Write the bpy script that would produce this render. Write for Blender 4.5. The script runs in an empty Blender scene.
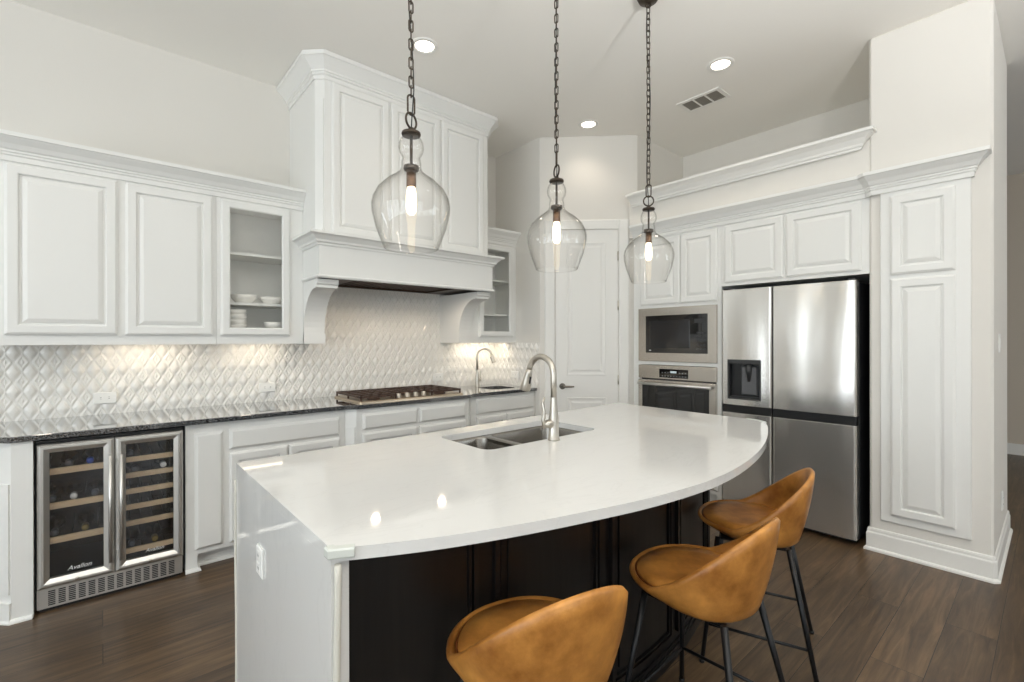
import bpy, math, random
from mathutils import Vector, Matrix

# ------------------------------------------------------------------ camera, world, lights, exposure
SC = bpy.context.scene
COL = SC.collection
random.seed(7)
CEIL = 3.37


def srgb(r, g, b):
    f = lambda c: (c / 255 / 12.92) if c / 255 <= 0.04045 else ((c / 255 + 0.055) / 1.055) ** 2.4
    return (f(r), f(g), f(b), 1.0)


YAW, PITCH, ROLL = 0.714514, -0.000734, -0.0018
FWD = Vector((math.sin(YAW) * math.cos(PITCH), math.cos(YAW) * math.cos(PITCH), math.sin(PITCH)))
RGT = Vector((math.cos(YAW), -math.sin(YAW), 0))
UPV = RGT.cross(FWD)
c_, s_ = math.cos(ROLL), math.sin(ROLL)
RGT2, UP2 = c_ * RGT + s_ * UPV, -s_ * RGT + c_ * UPV
cam_data = bpy.data.cameras.new('camera')
cam_data.sensor_width = 36.0
cam_data.lens = 36.0 * 472.55 / 1024.0
cam_data.clip_start = 0.05
cam = bpy.data.objects.new('camera', cam_data)
COL.objects.link(cam)
m3 = Matrix((RGT2, UP2, -FWD)).transposed()
cam.matrix_world = Matrix.Translation((0, 0, 1.38)) @ m3.to_4x4()
SC.camera = cam

SC.view_settings.view_transform = 'Standard'
SC.view_settings.look = 'None'
SC.view_settings.gamma = 1.0
SC.view_settings.use_curve_mapping = False
SC.view_settings.exposure = -0.09

world = bpy.data.worlds.new('daylight_world')
SC.world = world
world.use_nodes = True
SC.cycles.diffuse_bounces = 8
SC.cycles.max_bounces = 16
SC.cycles.transparent_max_bounces = 24
wn = world.node_tree.nodes
wbg = wn['Background']
sky = wn.new('ShaderNodeTexSky')
sky.sky_type = 'HOSEK_WILKIE'
sky.turbidity = 4.0
sky.sun_direction = (-0.5, -0.5, 0.7)
world.node_tree.links.new(sky.outputs[0], wbg.inputs[0])
wbg.inputs[1].default_value = 1.0


def area(name, loc, aim, sx, sy, power, color, spread=math.pi):
    d = bpy.data.lights.new(name, 'AREA')
    d.shape = 'RECTANGLE'
    d.size, d.size_y = sx, sy
    d.energy = power
    d.color = color
    d.spread = spread
    o = bpy.data.objects.new(name, d)
    COL.objects.link(o)
    o.location = loc
    o.rotation_euler = Vector(aim).to_track_quat('-Z', 'Y').to_euler()
    return o


DAY = (0.86, 0.94, 1.0)
WARM = (1.0, 0.86, 0.68)
WINDOWS_LEFT = [(-3.4, -1.6), (-1.0, 0.8), (1.2, 2.75)]       # spans in Y on the wall at X = -4.2
WINDOWS_NOOK = [(-3.0, -2.3)]                                # span in X on the back wall, beyond the cabinets
WINDOWS_REAR = [(-2.6, -1.0), (-0.3, 1.3)]        # spans in X on the wall at Y = -5.0
for (a, b) in WINDOWS_LEFT:
    area('window_daylight', (-4.26, (a + b) / 2, 1.75), (1, 0, 0.5), b - a, 2.3, 68, DAY)
for (a, b) in WINDOWS_REAR:
    area('window_daylight', ((a + b) / 2, -5.06, 1.75), (0, 1, 1.0), b - a, 2.3, 48, DAY)
for (a, b) in WINDOWS_NOOK:
    area('window_daylight', ((a + b) / 2, 4.08, 1.75), (0, -1, 1.2), b - a, 2.3, 30, DAY)
area('hall_window_daylight', (6.6, -5.06, 1.75), (0, 1, 1.2), 2.0, 2.3, 90, DAY)
CANS = [(1.647, 2.793), (3.374, 1.588), (3.383, 2.821), (-0.25, 2.7), (1.6, 0.1), (-0.4, 0.1), (3.2, -0.4)]  # entries after the first three are unseen, added to light the room
for (x, y) in CANS:
    d = bpy.data.lights.new('recessed_lamp', 'SPOT')
    d.energy = 7
    d.color = (1.0, 0.87, 0.72)
    d.spot_size = math.radians(125)
    d.spot_blend = 0.8
    d.shadow_soft_size = 0.07
    o = bpy.data.objects.new('recessed_lamp', d)
    COL.objects.link(o)
    o.location = (x, y, CEIL - 0.03)
for (x0, x1, e) in ((0.0, 0.42, 0.6), (0.68, 1.04, 0.5), (2.68, 3.18, 1.2)):
    area('under_cabinet_lamp', ((x0 + x1) / 2, 3.84, 1.364), (0, 0.25, -1), x1 - x0, 0.03, e, WARM)
for x in (1.6, 2.2):
    d = bpy.data.lights.new('hood_lamp', 'SPOT')
    d.energy = 4
    d.color = (1.0, 0.8, 0.58)
    d.spot_size = math.radians(165)
    d.spot_blend = 0.5
    d.shadow_soft_size = 0.03
    o = bpy.data.objects.new('hood_lamp', d)
    COL.objects.link(o)
    o.location = (x, 3.46, 1.83)

ADDED_FLOOR_LAMPS = [(-0.9, -0.3), (1.1, -0.8), (1.9, -2.3)]     # unseen torchieres, added only to brighten the ceiling
for (x, y), watts in zip(ADDED_FLOOR_LAMPS, (190, 235, 115)):
    d = bpy.data.lights.new('torchiere_lamp', 'SPOT')
    d.energy = watts
    d.color = (1.0, 0.985, 0.965)
    d.spot_size = math.radians(168)
    d.spot_blend = 0.6
    d.shadow_soft_size = 0.12
    o = bpy.data.objects.new('torchiere_lamp', d)
    COL.objects.link(o)
    o.location = (x, y, 1.84)
    o.rotation_euler = (math.pi, 0, 0)
for (x, y) in ((.847, 1.538), (1.620, 1.545), (2.360, 1.535)):
    d = bpy.data.lights.new('pendant_bulb_lamp', 'POINT')
    d.energy = 3
    d.color = (1.0, 0.86, 0.68)
    d.shadow_soft_size = 0.012
    o = bpy.data.objects.new('pendant_bulb_lamp', d)
    COL.objects.link(o)
    o.location = (x, y, 1.90)

# ------------------------------------------------------------------ materials


def new_mat(name):
    m = bpy.data.materials.new(name)
    m.use_nodes = True
    nt = m.node_tree
    return m, nt, nt.nodes['Principled BSDF']


def N(nt, typ, **kw):
    n = nt.nodes.new(typ)
    for k, v in kw.items():
        if hasattr(n, k):
            setattr(n, k, v)
        else:
            n.inputs[k].default_value = v
    return n


def L(nt, a, b):
    nt.links.new(a, b)


def plain(name, col, rough=0.5, metal=0.0, bump=0.0, bscale=60, coat=0.0, var=0.0, spec=0.5):
    m, nt, b = new_mat(name)
    b.inputs['Roughness'].default_value = rough
    b.inputs['Metallic'].default_value = metal
    b.inputs['Coat Weight'].default_value = coat
    b.inputs['Specular IOR Level'].default_value = spec
    tc = N(nt, 'ShaderNodeTexCoord')
    no = N(nt, 'ShaderNodeTexNoise')
    no.inputs['Scale'].default_value = bscale
    no.inputs['Detail'].default_value = 3
    L(nt, tc.outputs['Object'], no.inputs['Vector'])
    mx = N(nt, 'ShaderNodeMix', data_type='RGBA')
    k = 1 - var
    mx.inputs['A'].default_value = (col[0] * k, col[1] * k, col[2] * k, 1)
    mx.inputs['B'].default_value = col
    L(nt, no.outputs['Fac'], mx.inputs['Factor'])
    L(nt, mx.outputs['Result'], b.inputs['Base Color'])
    if bump:
        bp = N(nt, 'ShaderNodeBump')
        bp.inputs['Strength'].default_value = bump
        bp.inputs['Distance'].default_value = 0.004
        L(nt, no.outputs['Fac'], bp.inputs['Height'])
        L(nt, bp.outputs['Normal'], b.inputs['Normal'])
    return m


def brushed(name, col, rough=0.26, wave=0.25, axis=2):
    m, nt, b = new_mat(name)
    b.inputs['Metallic'].default_value = 0.8
    b.inputs['Base Color'].default_value = col
    tc = N(nt, 'ShaderNodeTexCoord')
    mp = N(nt, 'ShaderNodeMapping')
    sc = [90.0, 90.0, 90.0]
    sc[axis] = 1.5
    mp.inputs['Scale'].default_value = sc
    L(nt, tc.outputs['Object'], mp.inputs['Vector'])
    no = N(nt, 'ShaderNodeTexNoise')
    no.inputs['Scale'].default_value = 1.0
    L(nt, mp.outputs['Vector'], no.inputs['Vector'])
    mr = N(nt, 'ShaderNodeMapRange')
    mr.inputs['To Min'].default_value = rough - 0.02
    mr.inputs['To Max'].default_value = rough + 0.02
    L(nt, no.outputs['Fac'], mr.inputs['Value'])
    L(nt, mr.outputs['Result'], b.inputs['Roughness'])
    mp2 = N(nt, 'ShaderNodeMapping')
    s2 = [4.5, 4.5, 4.5]
    s2[2] = 0.9
    mp2.inputs['Scale'].default_value = s2
    L(nt, tc.outputs['Object'], mp2.inputs['Vector'])
    n2 = N(nt, 'ShaderNodeTexNoise')
    n2.inputs['Scale'].default_value = 1.0
    n2.inputs['Detail'].default_value = 0.0
    L(nt, mp2.outputs['Vector'], n2.inputs['Vector'])
    bp = N(nt, 'ShaderNodeBump')
    bp.inputs['Strength'].default_value = wave
    bp.inputs['Distance'].default_value = 0.03
    L(nt, n2.outputs['Fac'], bp.inputs['Height'])
    L(nt, bp.outputs['Normal'], b.inputs['Normal'])
    return m


def thin_glass(name, tint, edge, gloss=1.0, rough=0.0, base=0.035):
    m = bpy.data.materials.new(name)
    m.use_nodes = True
    nt = m.node_tree
    nt.nodes.clear()
    out = N(nt, 'ShaderNodeOutputMaterial')
    tr = N(nt, 'ShaderNodeBsdfTransparent')
    gl = N(nt, 'ShaderNodeBsdfGlossy')
    gl.inputs['Roughness'].default_value = rough
    gl.inputs['Color'].default_value = (gloss, gloss, gloss, 1)
    lw = N(nt, 'ShaderNodeLayerWeight')
    lw.inputs['Blend'].default_value = 0.4
    mc = N(nt, 'ShaderNodeMix', data_type='RGBA')
    mc.inputs['A'].default_value = tint
    mc.inputs['B'].default_value = edge
    L(nt, mc.outputs['Result'], tr.inputs['Color'])
    mx = N(nt, 'ShaderNodeMixShader')
    pw = N(nt, 'ShaderNodeMath', operation='POWER')
    L(nt, lw.outputs['Facing'], pw.inputs[0])
    pw.inputs[1].default_value = 3.0
    ma = N(nt, 'ShaderNodeMath', operation='MULTIPLY_ADD')
    L(nt, pw.outputs[0], ma.inputs[0])
    L(nt, pw.outputs[0], mc.inputs['Factor'])
    ma.inputs[1].default_value = 0.45
    ma.inputs[2].default_value = base
    L(nt, ma.outputs[0], mx.inputs['Fac'])
    L(nt, tr.outputs['BSDF'], mx.inputs[1])
    L(nt, gl.outputs['BSDF'], mx.inputs[2])
    L(nt, mx.outputs['Shader'], out.inputs['Surface'])
    return m


def emit(name, col, strength):
    m, nt, b = new_mat(name)
    b.inputs['Base Color'].default_value = col
    b.inputs['Emission Color'].default_value = col
    b.inputs['Emission Strength'].default_value = strength
    return m


def floor_mat():
    m, nt, b = new_mat('oak_plank_floor')
    tc = N(nt, 'ShaderNodeTexCoord')
    br = N(nt, 'ShaderNodeTexBrick')
    br.offset = 0.37
    br.offset_frequency = 2
    br.inputs['Scale'].default_value = 1.0
    br.inputs['Brick Width'].default_value = 1.55
    br.inputs['Row Height'].default_value = 0.178
    br.inputs['Mortar Size'].default_value = 0.0016
    br.inputs['Mortar Smooth'].default_value = 0.3
    br.inputs['Color1'].default_value = (0, 0, 0, 1)
    br.inputs['Color2'].default_value = (1, 1, 1, 1)
    br.inputs['Mortar'].default_value = (0.5, 0.5, 0.5, 1)
    L(nt, tc.outputs['Object'], br.inputs['Vector'])
    # grain, offset per plank
    va = N(nt, 'ShaderNodeVectorMath', operation='MULTIPLY_ADD')
    L(nt, br.outputs['Color'], va.inputs[0])
    va.inputs[1].default_value = (7.3, 3.1, 0)
    L(nt, tc.outputs['Object'], va.inputs[2])
    mp = N(nt, 'ShaderNodeMapping')
    mp.inputs['Scale'].default_value = (2.2, 30, 1)
    L(nt, va.outputs['Vector'], mp.inputs['Vector'])
    g1 = N(nt, 'ShaderNodeTexNoise')
    g1.inputs['Scale'].default_value = 1.0
    g1.inputs['Detail'].default_value = 6
    g1.inputs['Roughness'].default_value = 0.65
    g1.inputs['Distortion'].default_value = 0.8
    L(nt, mp.outputs['Vector'], g1.inputs['Vector'])
    mp2 = N(nt, 'ShaderNodeMapping')
    mp2.inputs['Scale'].default_value = (1.3, 4.5, 1)
    L(nt, va.outputs['Vector'], mp2.inputs['Vector'])
    g2 = N(nt, 'ShaderNodeTexNoise')
    g2.inputs['Scale'].default_value = 1.0
    g2.inputs['Detail'].default_value = 4
    L(nt, mp2.outputs['Vector'], g2.inputs['Vector'])
    ramp = N(nt, 'ShaderNodeValToRGB')
    e = ramp.color_ramp.elements
    e[0].position, e[0].color = 0.3, srgb(50, 38, 28)
    e[1].position, e[1].color = 0.75, srgb(130, 105, 77)
    x = e.new(0.5)
    x.color = srgb(86, 68, 49)
    ad = N(nt, 'ShaderNodeMath', operation='MULTIPLY_ADD')
    L(nt, g1.outputs['Fac'], ad.inputs[0])
    ad.inputs[1].default_value = 0.68
    a2 = N(nt, 'ShaderNodeMath', operation='MULTIPLY')
    L(nt, g2.outputs['Fac'], a2.inputs[0])
    a2.inputs[1].default_value = 0.32
    L(nt, a2.outputs[0], ad.inputs[2])
    a3 = N(nt, 'ShaderNodeMath', operation='MULTIPLY_ADD')
    L(nt, br.outputs['Color'], a3.inputs[0])
    a3.inputs[1].default_value = 0.11
    L(nt, ad.outputs[0], a3.inputs[2])
    a4 = N(nt, 'ShaderNodeMath', operation='SUBTRACT')
    L(nt, a3.outputs[0], a4.inputs[0])
    a4.inputs[1].default_value = 0.055
    L(nt, a4.outputs[0], ramp.inputs['Fac'])
    mx = N(nt, 'ShaderNodeMix', data_type='RGBA')
    mx.inputs['B'].default_value = srgb(34, 26, 20)
    L(nt, br.outputs['Fac'], mx.inputs['Factor'])
    L(nt, ramp.outputs['Color'], mx.inputs['A'])
    L(nt, mx.outputs['Result'], b.inputs['Base Color'])
    b.inputs['Roughness'].default_value = 0.36
    bp = N(nt, 'ShaderNodeBump')
    bp.inputs['Strength'].default_value = 0.25
    bp.inputs['Distance'].default_value = 0.002
    sb = N(nt, 'ShaderNodeMath', operation='SUBTRACT')
    L(nt, g1.outputs['Fac'], sb.inputs[0])
    L(nt, br.outputs['Fac'], sb.inputs[1])
    L(nt, sb.outputs[0], bp.inputs['Height'])
    L(nt, bp.outputs['Normal'], b.inputs['Normal'])
    return m


def granite_mat():
    m, nt, b = new_mat('polished_black_granite')
    tc = N(nt, 'ShaderNodeTexCoord')
    no = N(nt, 'ShaderNodeTexNoise')
    no.inputs['Scale'].default_value = 180
    no.inputs['Detail'].default_value = 4
    L(nt, tc.outputs['Object'], no.inputs['Vector'])
    ramp = N(nt, 'ShaderNodeValToRGB')
    e = ramp.color_ramp.elements
    e[0].position, e[0].color = 0.42, srgb(16, 16, 17)
    e[1].position, e[1].color = 0.64, srgb(122, 124, 126)
    L(nt, no.outputs['Fac'], ramp.inputs['Fac'])
    L(nt, ramp.outputs['Color'], b.inputs['Base Color'])
    b.inputs['Roughness'].default_value = 0.03
    b.inputs['IOR'].default_value = 1.75
    b.inputs['Coat Weight'].default_value = 1.0
    b.inputs['Coat Roughness'].default_value = 0.0
    b.inputs['Coat IOR'].default_value = 1.7
    return m


def quartz_mat():
    m, nt, b = new_mat('white_quartz')
    tc = N(nt, 'ShaderNodeTexCoord')
    mp = N(nt, 'ShaderNodeMapping')
    mp.inputs['Rotation'].default_value = (0, 0, 0.6)
    mp.inputs['Scale'].default_value = (1.0, 3.5, 1.0)
    L(nt, tc.outputs['Object'], mp.inputs['Vector'])
    no = N(nt, 'ShaderNodeTexNoise')
    no.inputs['Scale'].default_value = 1.6
    no.inputs['Detail'].default_value = 8
    no.inputs['Roughness'].default_value = 0.6
    no.inputs['Distortion'].default_value = 1.5
    L(nt, mp.outputs['Vector'], no.inputs['Vector'])
    ramp = N(nt, 'ShaderNodeValToRGB')
    e = ramp.color_ramp.elements
    e[0].position, e[0].color = 0.485, srgb(217, 217, 215)
    e[1].position, e[1].color = 0.5, srgb(213, 213, 211)
    x = e.new(0.515)
    x.color = srgb(217, 217, 215)
    L(nt, no.outputs['Fac'], ramp.inputs['Fac'])
    L(nt, ramp.outputs['Color'], b.inputs['Base Color'])
    b.inputs['Roughness'].default_value = 0.05
    b.inputs['Specular IOR Level'].default_value = 0.55
    return m


def leather_mat():
    m, nt, b = new_mat('cognac_leather')
    tc = N(nt, 'ShaderNodeTexCoord')
    no = N(nt, 'ShaderNodeTexNoise')
    no.inputs['Scale'].default_value = 7
    no.inputs['Detail'].default_value = 7
    no.inputs['Roughness'].default_value = 0.6
    L(nt, tc.outputs['Object'], no.inputs['Vector'])
    ramp = N(nt, 'ShaderNodeValToRGB')
    e = ramp.color_ramp.elements
    e[0].position, e[0].color = 0.32, srgb(130, 79, 29)
    e[1].position, e[1].color = 0.68, srgb(208, 146, 72)
    L(nt, no.outputs['Fac'], ramp.inputs['Fac'])
    L(nt, ramp.outputs['Color'], b.inputs['Base Color'])
    b.inputs['Roughness'].default_value = 0.34
    vo = N(nt, 'ShaderNodeTexVoronoi')
    vo.inputs['Scale'].default_value = 260
    L(nt, tc.outputs['Object'], vo.inputs['Vector'])
    bp = N(nt, 'ShaderNodeBump')
    bp.inputs['Strength'].default_value = 0.08
    bp.inputs['Distance'].default_value = 0.002
    L(nt, vo.outputs['Distance'], bp.inputs['Height'])
    L(nt, bp.outputs['Normal'], b.inputs['Normal'])
    return m


def dark_wood_mat():
    m, nt, b = new_mat('black_stained_wood')
    tc = N(nt, 'ShaderNodeTexCoord')
    mp = N(nt, 'ShaderNodeMapping')
    mp.inputs['Scale'].default_value = (40, 40, 2)
    L(nt, tc.outputs['Object'], mp.inputs['Vector'])
    no = N(nt, 'ShaderNodeTexNoise')
    no.inputs['Scale'].default_value = 1
    no.inputs['Detail'].default_value = 5
    L(nt, mp.outputs['Vector'], no.inputs['Vector'])
    ramp = N(nt, 'ShaderNodeValToRGB')
    e = ramp.color_ramp.elements
    e[0].position, e[0].color = 0.3, srgb(17, 16, 16)
    e[1].position, e[1].color = 0.8, srgb(31, 29, 28)
    L(nt, no.outputs['Fac'], ramp.inputs['Fac'])
    L(nt, ramp.outputs['Color'], b.inputs['Base Color'])
    b.inputs['Roughness'].default_value = 0.32
    return m


def light_wood_mat():
    m, nt, b = new_mat('beech_rack_wood')
    tc = N(nt, 'ShaderNodeTexCoord')
    mp = N(nt, 'ShaderNodeMapping')
    mp.inputs['Scale'].default_value = (4, 40, 40)
    L(nt, tc.outputs['Object'], mp.inputs['Vector'])
    no = N(nt, 'ShaderNodeTexNoise')
    no.inputs['Scale'].default_value = 2
    L(nt, mp.outputs['Vector'], no.inputs['Vector'])
    mx = N(nt, 'ShaderNodeMix', data_type='RGBA')
    mx.inputs['A'].default_value = srgb(226, 188, 144)
    mx.inputs['B'].default_value = srgb(246, 220, 184)
    L(nt, no.outputs['Fac'], mx.inputs['Factor'])
    L(nt, mx.outputs['Result'], b.inputs['Base Color'])
    b.inputs['Roughness'].default_value = 0.5
    return m


M = {
    'wall': plain('warm_white_wall_paint', srgb(225, 222, 216), 0.85, bump=0.12, bscale=140),
    'ceiling': plain('ceiling_paint', srgb(240, 238, 233), 0.9, bump=0.2, bscale=90),
    'trim': plain('white_trim_paint', srgb(234, 233, 229), 0.45),
    'cab': plain('white_cabinet_paint', srgb(233, 233, 230), 0.4, var=0.01),
    'tile': plain('white_glazed_tile', srgb(236, 234, 229), 0.16, var=0.03, bscale=30),
    'floor': floor_mat(),
    'granite': granite_mat(),
    'quartz': quartz_mat(),
    'leather': leather_mat(),
    'darkwood': dark_wood_mat(),
    'beech': light_wood_mat(),
    'steel': brushed('brushed_stainless', srgb(214, 211, 206), 0.24, 1.3),
    'steelflat': plain('satin_stainless', srgb(214, 212, 207), 0.33, metal=0.85, bscale=4, var=0.03),
    'steelwarm': plain('warm_stainless', srgb(201, 195, 187), 0.26, metal=0.95, bscale=4, var=0.03),
    'darknickel': plain('dark_nickel', srgb(126, 120, 112), 0.28, metal=1.0),
    'nickel': plain('brushed_nickel', srgb(196, 190, 180), 0.3, metal=1.0, bscale=200, var=0.05),
    'sink': plain('sink_steel', srgb(150, 146, 140), 0.22, metal=1.0, bscale=200, var=0.05),
    'bronze': plain('dark_bronze', srgb(84, 75, 66), 0.42, metal=0.85, var=0.2),
    'copper': plain('aged_copper', srgb(126, 98, 76), 0.4, metal=0.8, var=0.2),
    'black': plain('black_plastic', srgb(24, 24, 25), 0.4, var=0.1),
    'blackmetal': plain('black_metal', srgb(28, 29, 31), 0.38, metal=0.3, var=0.1),
    'iron': plain('cast_iron', srgb(84, 64, 54), 0.5, metal=0.2, bump=0.3, bscale=300, var=0.2),
    'darkgrey': plain('dark_grey_side', srgb(52, 53, 54), 0.5, var=0.05),
    'blackglass': plain('black_glass', srgb(17, 17, 18), 0.04, var=0.02, coat=0.6),
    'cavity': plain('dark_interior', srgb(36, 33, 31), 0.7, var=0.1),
    'plate': plain('white_plastic', srgb(236, 236, 233), 0.35),
    'slot': plain('dark_slot', srgb(70, 70, 68), 0.6),
    'ceramic': plain('white_ceramic', srgb(246, 244, 239), 0.2),
    'foam': plain('pale_foam', srgb(208, 206, 196), 0.7, bump=0.2, bscale=200),
    'guard': plain('clear_plastic_guard', srgb(206, 210, 204), 0.25),
    'logo': plain('silver_lettering', srgb(225, 225, 225), 0.3),
    'bottle': plain('dark_bottle_glass', srgb(22, 26, 22), 0.08, coat=0.5),
    'bottleblue': plain('blue_foil', srgb(30, 84, 190), 0.3),
    'foil': plain('grey_foil', srgb(92, 96, 104), 0.35, metal=0.3),
    'gold': plain('gold_foil', srgb(150, 128, 70), 0.35, metal=0.5),
    'grille': plain('vent_grey', srgb(150, 146, 138), 0.6),
    'ventdark': plain('vent_shadow', srgb(96, 92, 86), 0.8),
    'frost': thin_glass('clear_pane', (0.985, 0.985, 0.98, 1), (0.85, 0.86, 0.84, 1), 1.0, base=0.025),
    'pendantglass': thin_glass('seeded_glass', (0.995, 0.993, 0.99, 1), (0.50, 0.49, 0.46, 1), 1.0, base=0.02),
    'coolerglass': thin_glass('smoked_pane', (0.86, 0.87, 0.88, 1), (0.7, 0.72, 0.74, 1), 1.0, base=0.05),
    'bulb': emit('warm_bulb', (1.0, 0.80, 0.52, 1), 6.0),
    'can': emit('recessed_diffuser', (1.0, 0.9, 0.76, 1), 8.0),
    'bar': emit('light_bar_diffuser', (1.0, 0.88, 0.7, 1), 6.0),
    'button': plain('button_grey', srgb(120, 122, 124), .4),
    'display': emit('display_glow', (0.6, 0.7, 0.75, 1), 0.12),
}

# ------------------------------------------------------------------ mesh helpers


class MB:
    def __init__(self):
        self.v, self.f, self.s = [], [], []

    def add(self, vs, fs, smooth=False):
        o = len(self.v)
        self.v += [tuple(p) for p in vs]
        for f in fs:
            self.f.append(tuple(i + o for i in f))
            self.s.append(smooth)
        return self

    def box(self, x0, x1, y0, y1, z0, z1):
        vs = [(x, y, z) for z in (z0, z1) for y in (y0, y1) for x in (x0, x1)]
        return self.add(vs, [(0, 2, 3, 1), (4, 5, 7, 6), (0, 1, 5, 4), (2, 6, 7, 3), (0, 4, 6, 2), (1, 3, 7, 5)])

    def bbox(self, x0, x1, y0, y1, z0, z1, b=0.004):
        """box with chamfered edges (built as a loft of insets along z)"""
        b = min(b, (x1 - x0) * .45, (y1 - y0) * .45, (z1 - z0) * .45)
        P = lambda i, z: [(x0 + i + b * k0, y0 + i + b * k1, z) for k0, k1 in ()]

        def loop(i, z):
            xa, xb, ya, yb = x0 + i, x1 - i, y0 + i, y1 - i
            c = b if i == 0 else b * 0.5
            return [(xa + c, ya, z), (xb - c, ya, z), (xb, ya + c, z), (xb, yb - c, z), (xb - c, yb, z), (xa + c, yb, z), (xa, yb - c, z), (xa, ya + c, z)]
        self.loft([loop(b, z0), loop(0, z0 + b), loop(0, z1 - b), loop(b, z1)], cap=True)
        return self

    def loft(self, loops, cap=True, smooth=False, closed=True):
        n = len(loops[0])
        vs = [p for l in loops for p in l]
        fs = []
        m = n if closed else n - 1
        for i in range(len(loops) - 1):
            for j in range(m):
                k = (j + 1) % n
                fs.append((i * n + j, i * n + k, (i + 1) * n + k, (i + 1) * n + j))
        self.add(vs, fs, smooth)
        if cap:
            o = len(self.v) - len(vs)
            self.f.append(tuple(o + j for j in range(n))[::-1])
            self.s.append(False)
            self.f.append(tuple(o + (len(loops) - 1) * n + j for j in range(n)))
            self.s.append(False)
        return self

    def prism(self, poly, z0, z1, b=0.0):
        if b:
            q = inset(poly, b)
            return self.loft([[(x, y, z0) for x, y in q], [(x, y, z0 + b) for x, y in poly], [(x, y, z1 - b) for x, y in poly], [(x, y, z1) for x, y in q]])
        return self.loft([[(x, y, z0) for x, y in poly], [(x, y, z1) for x, y in poly]])

    def lathe(self, prof, c=(0, 0, 0), n=32, cap=False):
        loops = [[(c[0] + r * math.cos(2 * math.pi * j / n), c[1] + r * math.sin(2 * math.pi * j / n), c[2] + z) for j in range(n)] for r, z in prof]
        return self.loft(loops, cap=cap, smooth=True)

    def tube(self, pts, r, n=12, closed=False, cap=True):
        pts = [Vector(p) for p in pts]
        m = len(pts)
        rs = r if isinstance(r, (list, tuple)) else [r] * m
        loops = []
        t0 = None
        for i, p in enumerate(pts):
            a = pts[(i - 1) % m] if (i > 0 or closed) else p
            b = pts[(i + 1) % m] if (i < m - 1 or closed) else p
            t = (b - a).normalized()
            if t0 is None:
                u = t.orthogonal().normalized()
            else:
                u = (u - t * u.dot(t)).normalized()
            t0 = t
            w = t.cross(u)
            loops.append([tuple(p + (u * math.cos(2 * math.pi * j / n) + w * math.sin(2 * math.pi * j / n)) * rs[i]) for j in range(n)])
        if closed:
            loops.append(loops[0])
        return self.loft(loops, cap=cap and not closed, smooth=True)

    def crown(self, path, prof):
        """sweep a (out, z) profile along an XY path; 'out' lies to the right of travel"""
        P = [Vector(p) for p in path]
        nrm = []
        for i in range(len(P) - 1):
            d = (P[i + 1] - P[i]).normalized()
            nrm.append(Vector((d.y, -d.x)))
        loops = []
        for i, p in enumerate(P):
            a = nrm[max(i - 1, 0)]
            b = nrm[min(i, len(nrm) - 1)]
            mvec = (a + b) / (1 + a.dot(b))
            loops.append([(p.x + mvec.x * o, p.y + mvec.y * o, z) for o, z in prof])
        return self.loft(loops)

    def door(self, o, u, n, w, h, t=0.021, stile=0.055, glass=False, flat=False):
        """raised panel door: o = lower corner on the back plane, u = width dir, n = outward"""
        o, u, n = Vector(o), Vector(u), Vector(n)
        if flat:
            prof = [(0, 0), (0, t - .014), (.016, t)]
        elif glass:
            prof = [(0, 0), (0, t - .007), (.012, t), (stile - .008, t), (stile, t - .006), (stile, 0)]
        else:
            prof = [(0, 0), (0, t - .007), (.012, t), (stile - .006, t), (stile - .001, t - .003), (stile, t - .014), (stile + .010, t - .014), (stile + .012, t - .008), (stile + .030, t - .001), (stile + .034, t)]
        loops = []
        for i, d in prof:
            loops.append([tuple(o + u * a + Vector((0, 0, 1)) * b + n * d) for a, b in ((i, i), (w - i, i), (w - i, h - i), (i, h - i))])
        flip = u.cross(Vector((0, 0, 1))).dot(n) < 0
        k = len(self.f)
        if glass:
            loops.append(loops[0])
            self.loft(loops, cap=False)
        else:
            self.loft(loops, cap=True)
        if flip:
            for q in range(k, len(self.f)):
                self.f[q] = self.f[q][::-1]
        return self

    def build(self, name, mat, parent=None, loc=None, bevel=0, sub=0, autosmooth=False):
        me = bpy.data.meshes.new(name)
        off = Vector((0, 0, 0))
        p = parent
        while p is not None:
            off += p.location
            p = p.parent
        if loc is not None:
            off = off + Vector(loc)
        me.from_pydata([tuple(Vector(q) - off) for q in self.v], [], self.f)
        me.polygons.foreach_set('use_smooth', self.s)
        me.update()
        import bmesh
        bm = bmesh.new()
        bm.from_mesh(me)
        bmesh.ops.remove_doubles(bm, verts=bm.verts, dist=1e-6)
        bmesh.ops.recalc_face_normals(bm, faces=bm.faces)
        bm.to_mesh(me)
        bm.free()
        ob = bpy.data.objects.new(name, me)
        COL.objects.link(ob)
        if loc is not None:
            ob.location = loc
        if mat:
            me.materials.append(M[mat] if isinstance(mat, str) else mat)
        if parent is not None:
            ob.parent = parent
        if bevel:
            md = ob.modifiers.new('bevel', 'BEVEL')
            md.width = bevel
            md.segments = 2
            md.limit_method = 'ANGLE'
        if sub:
            md = ob.modifiers.new('sub', 'SUBSURF')
            md.levels = md.render_levels = sub
        return ob


def inset(poly, d):
    """inset a counter-clockwise polygon"""
    n = len(poly)
    out = []
    for i in range(n):
        p0, p1, p2 = Vector(poly[i - 1]), Vector(poly[i]), Vector(poly[(i + 1) % n])
        a, b = (p1 - p0).normalized(), (p2 - p1).normalized()
        na, nb = Vector((-a.y, a.x)), Vector((-b.y, b.x))
        mv = (na + nb) / max(0.2, 1 + na.dot(nb))
        out.append((p1.x + mv.x * d, p1.y + mv.y * d))
    return out


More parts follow.
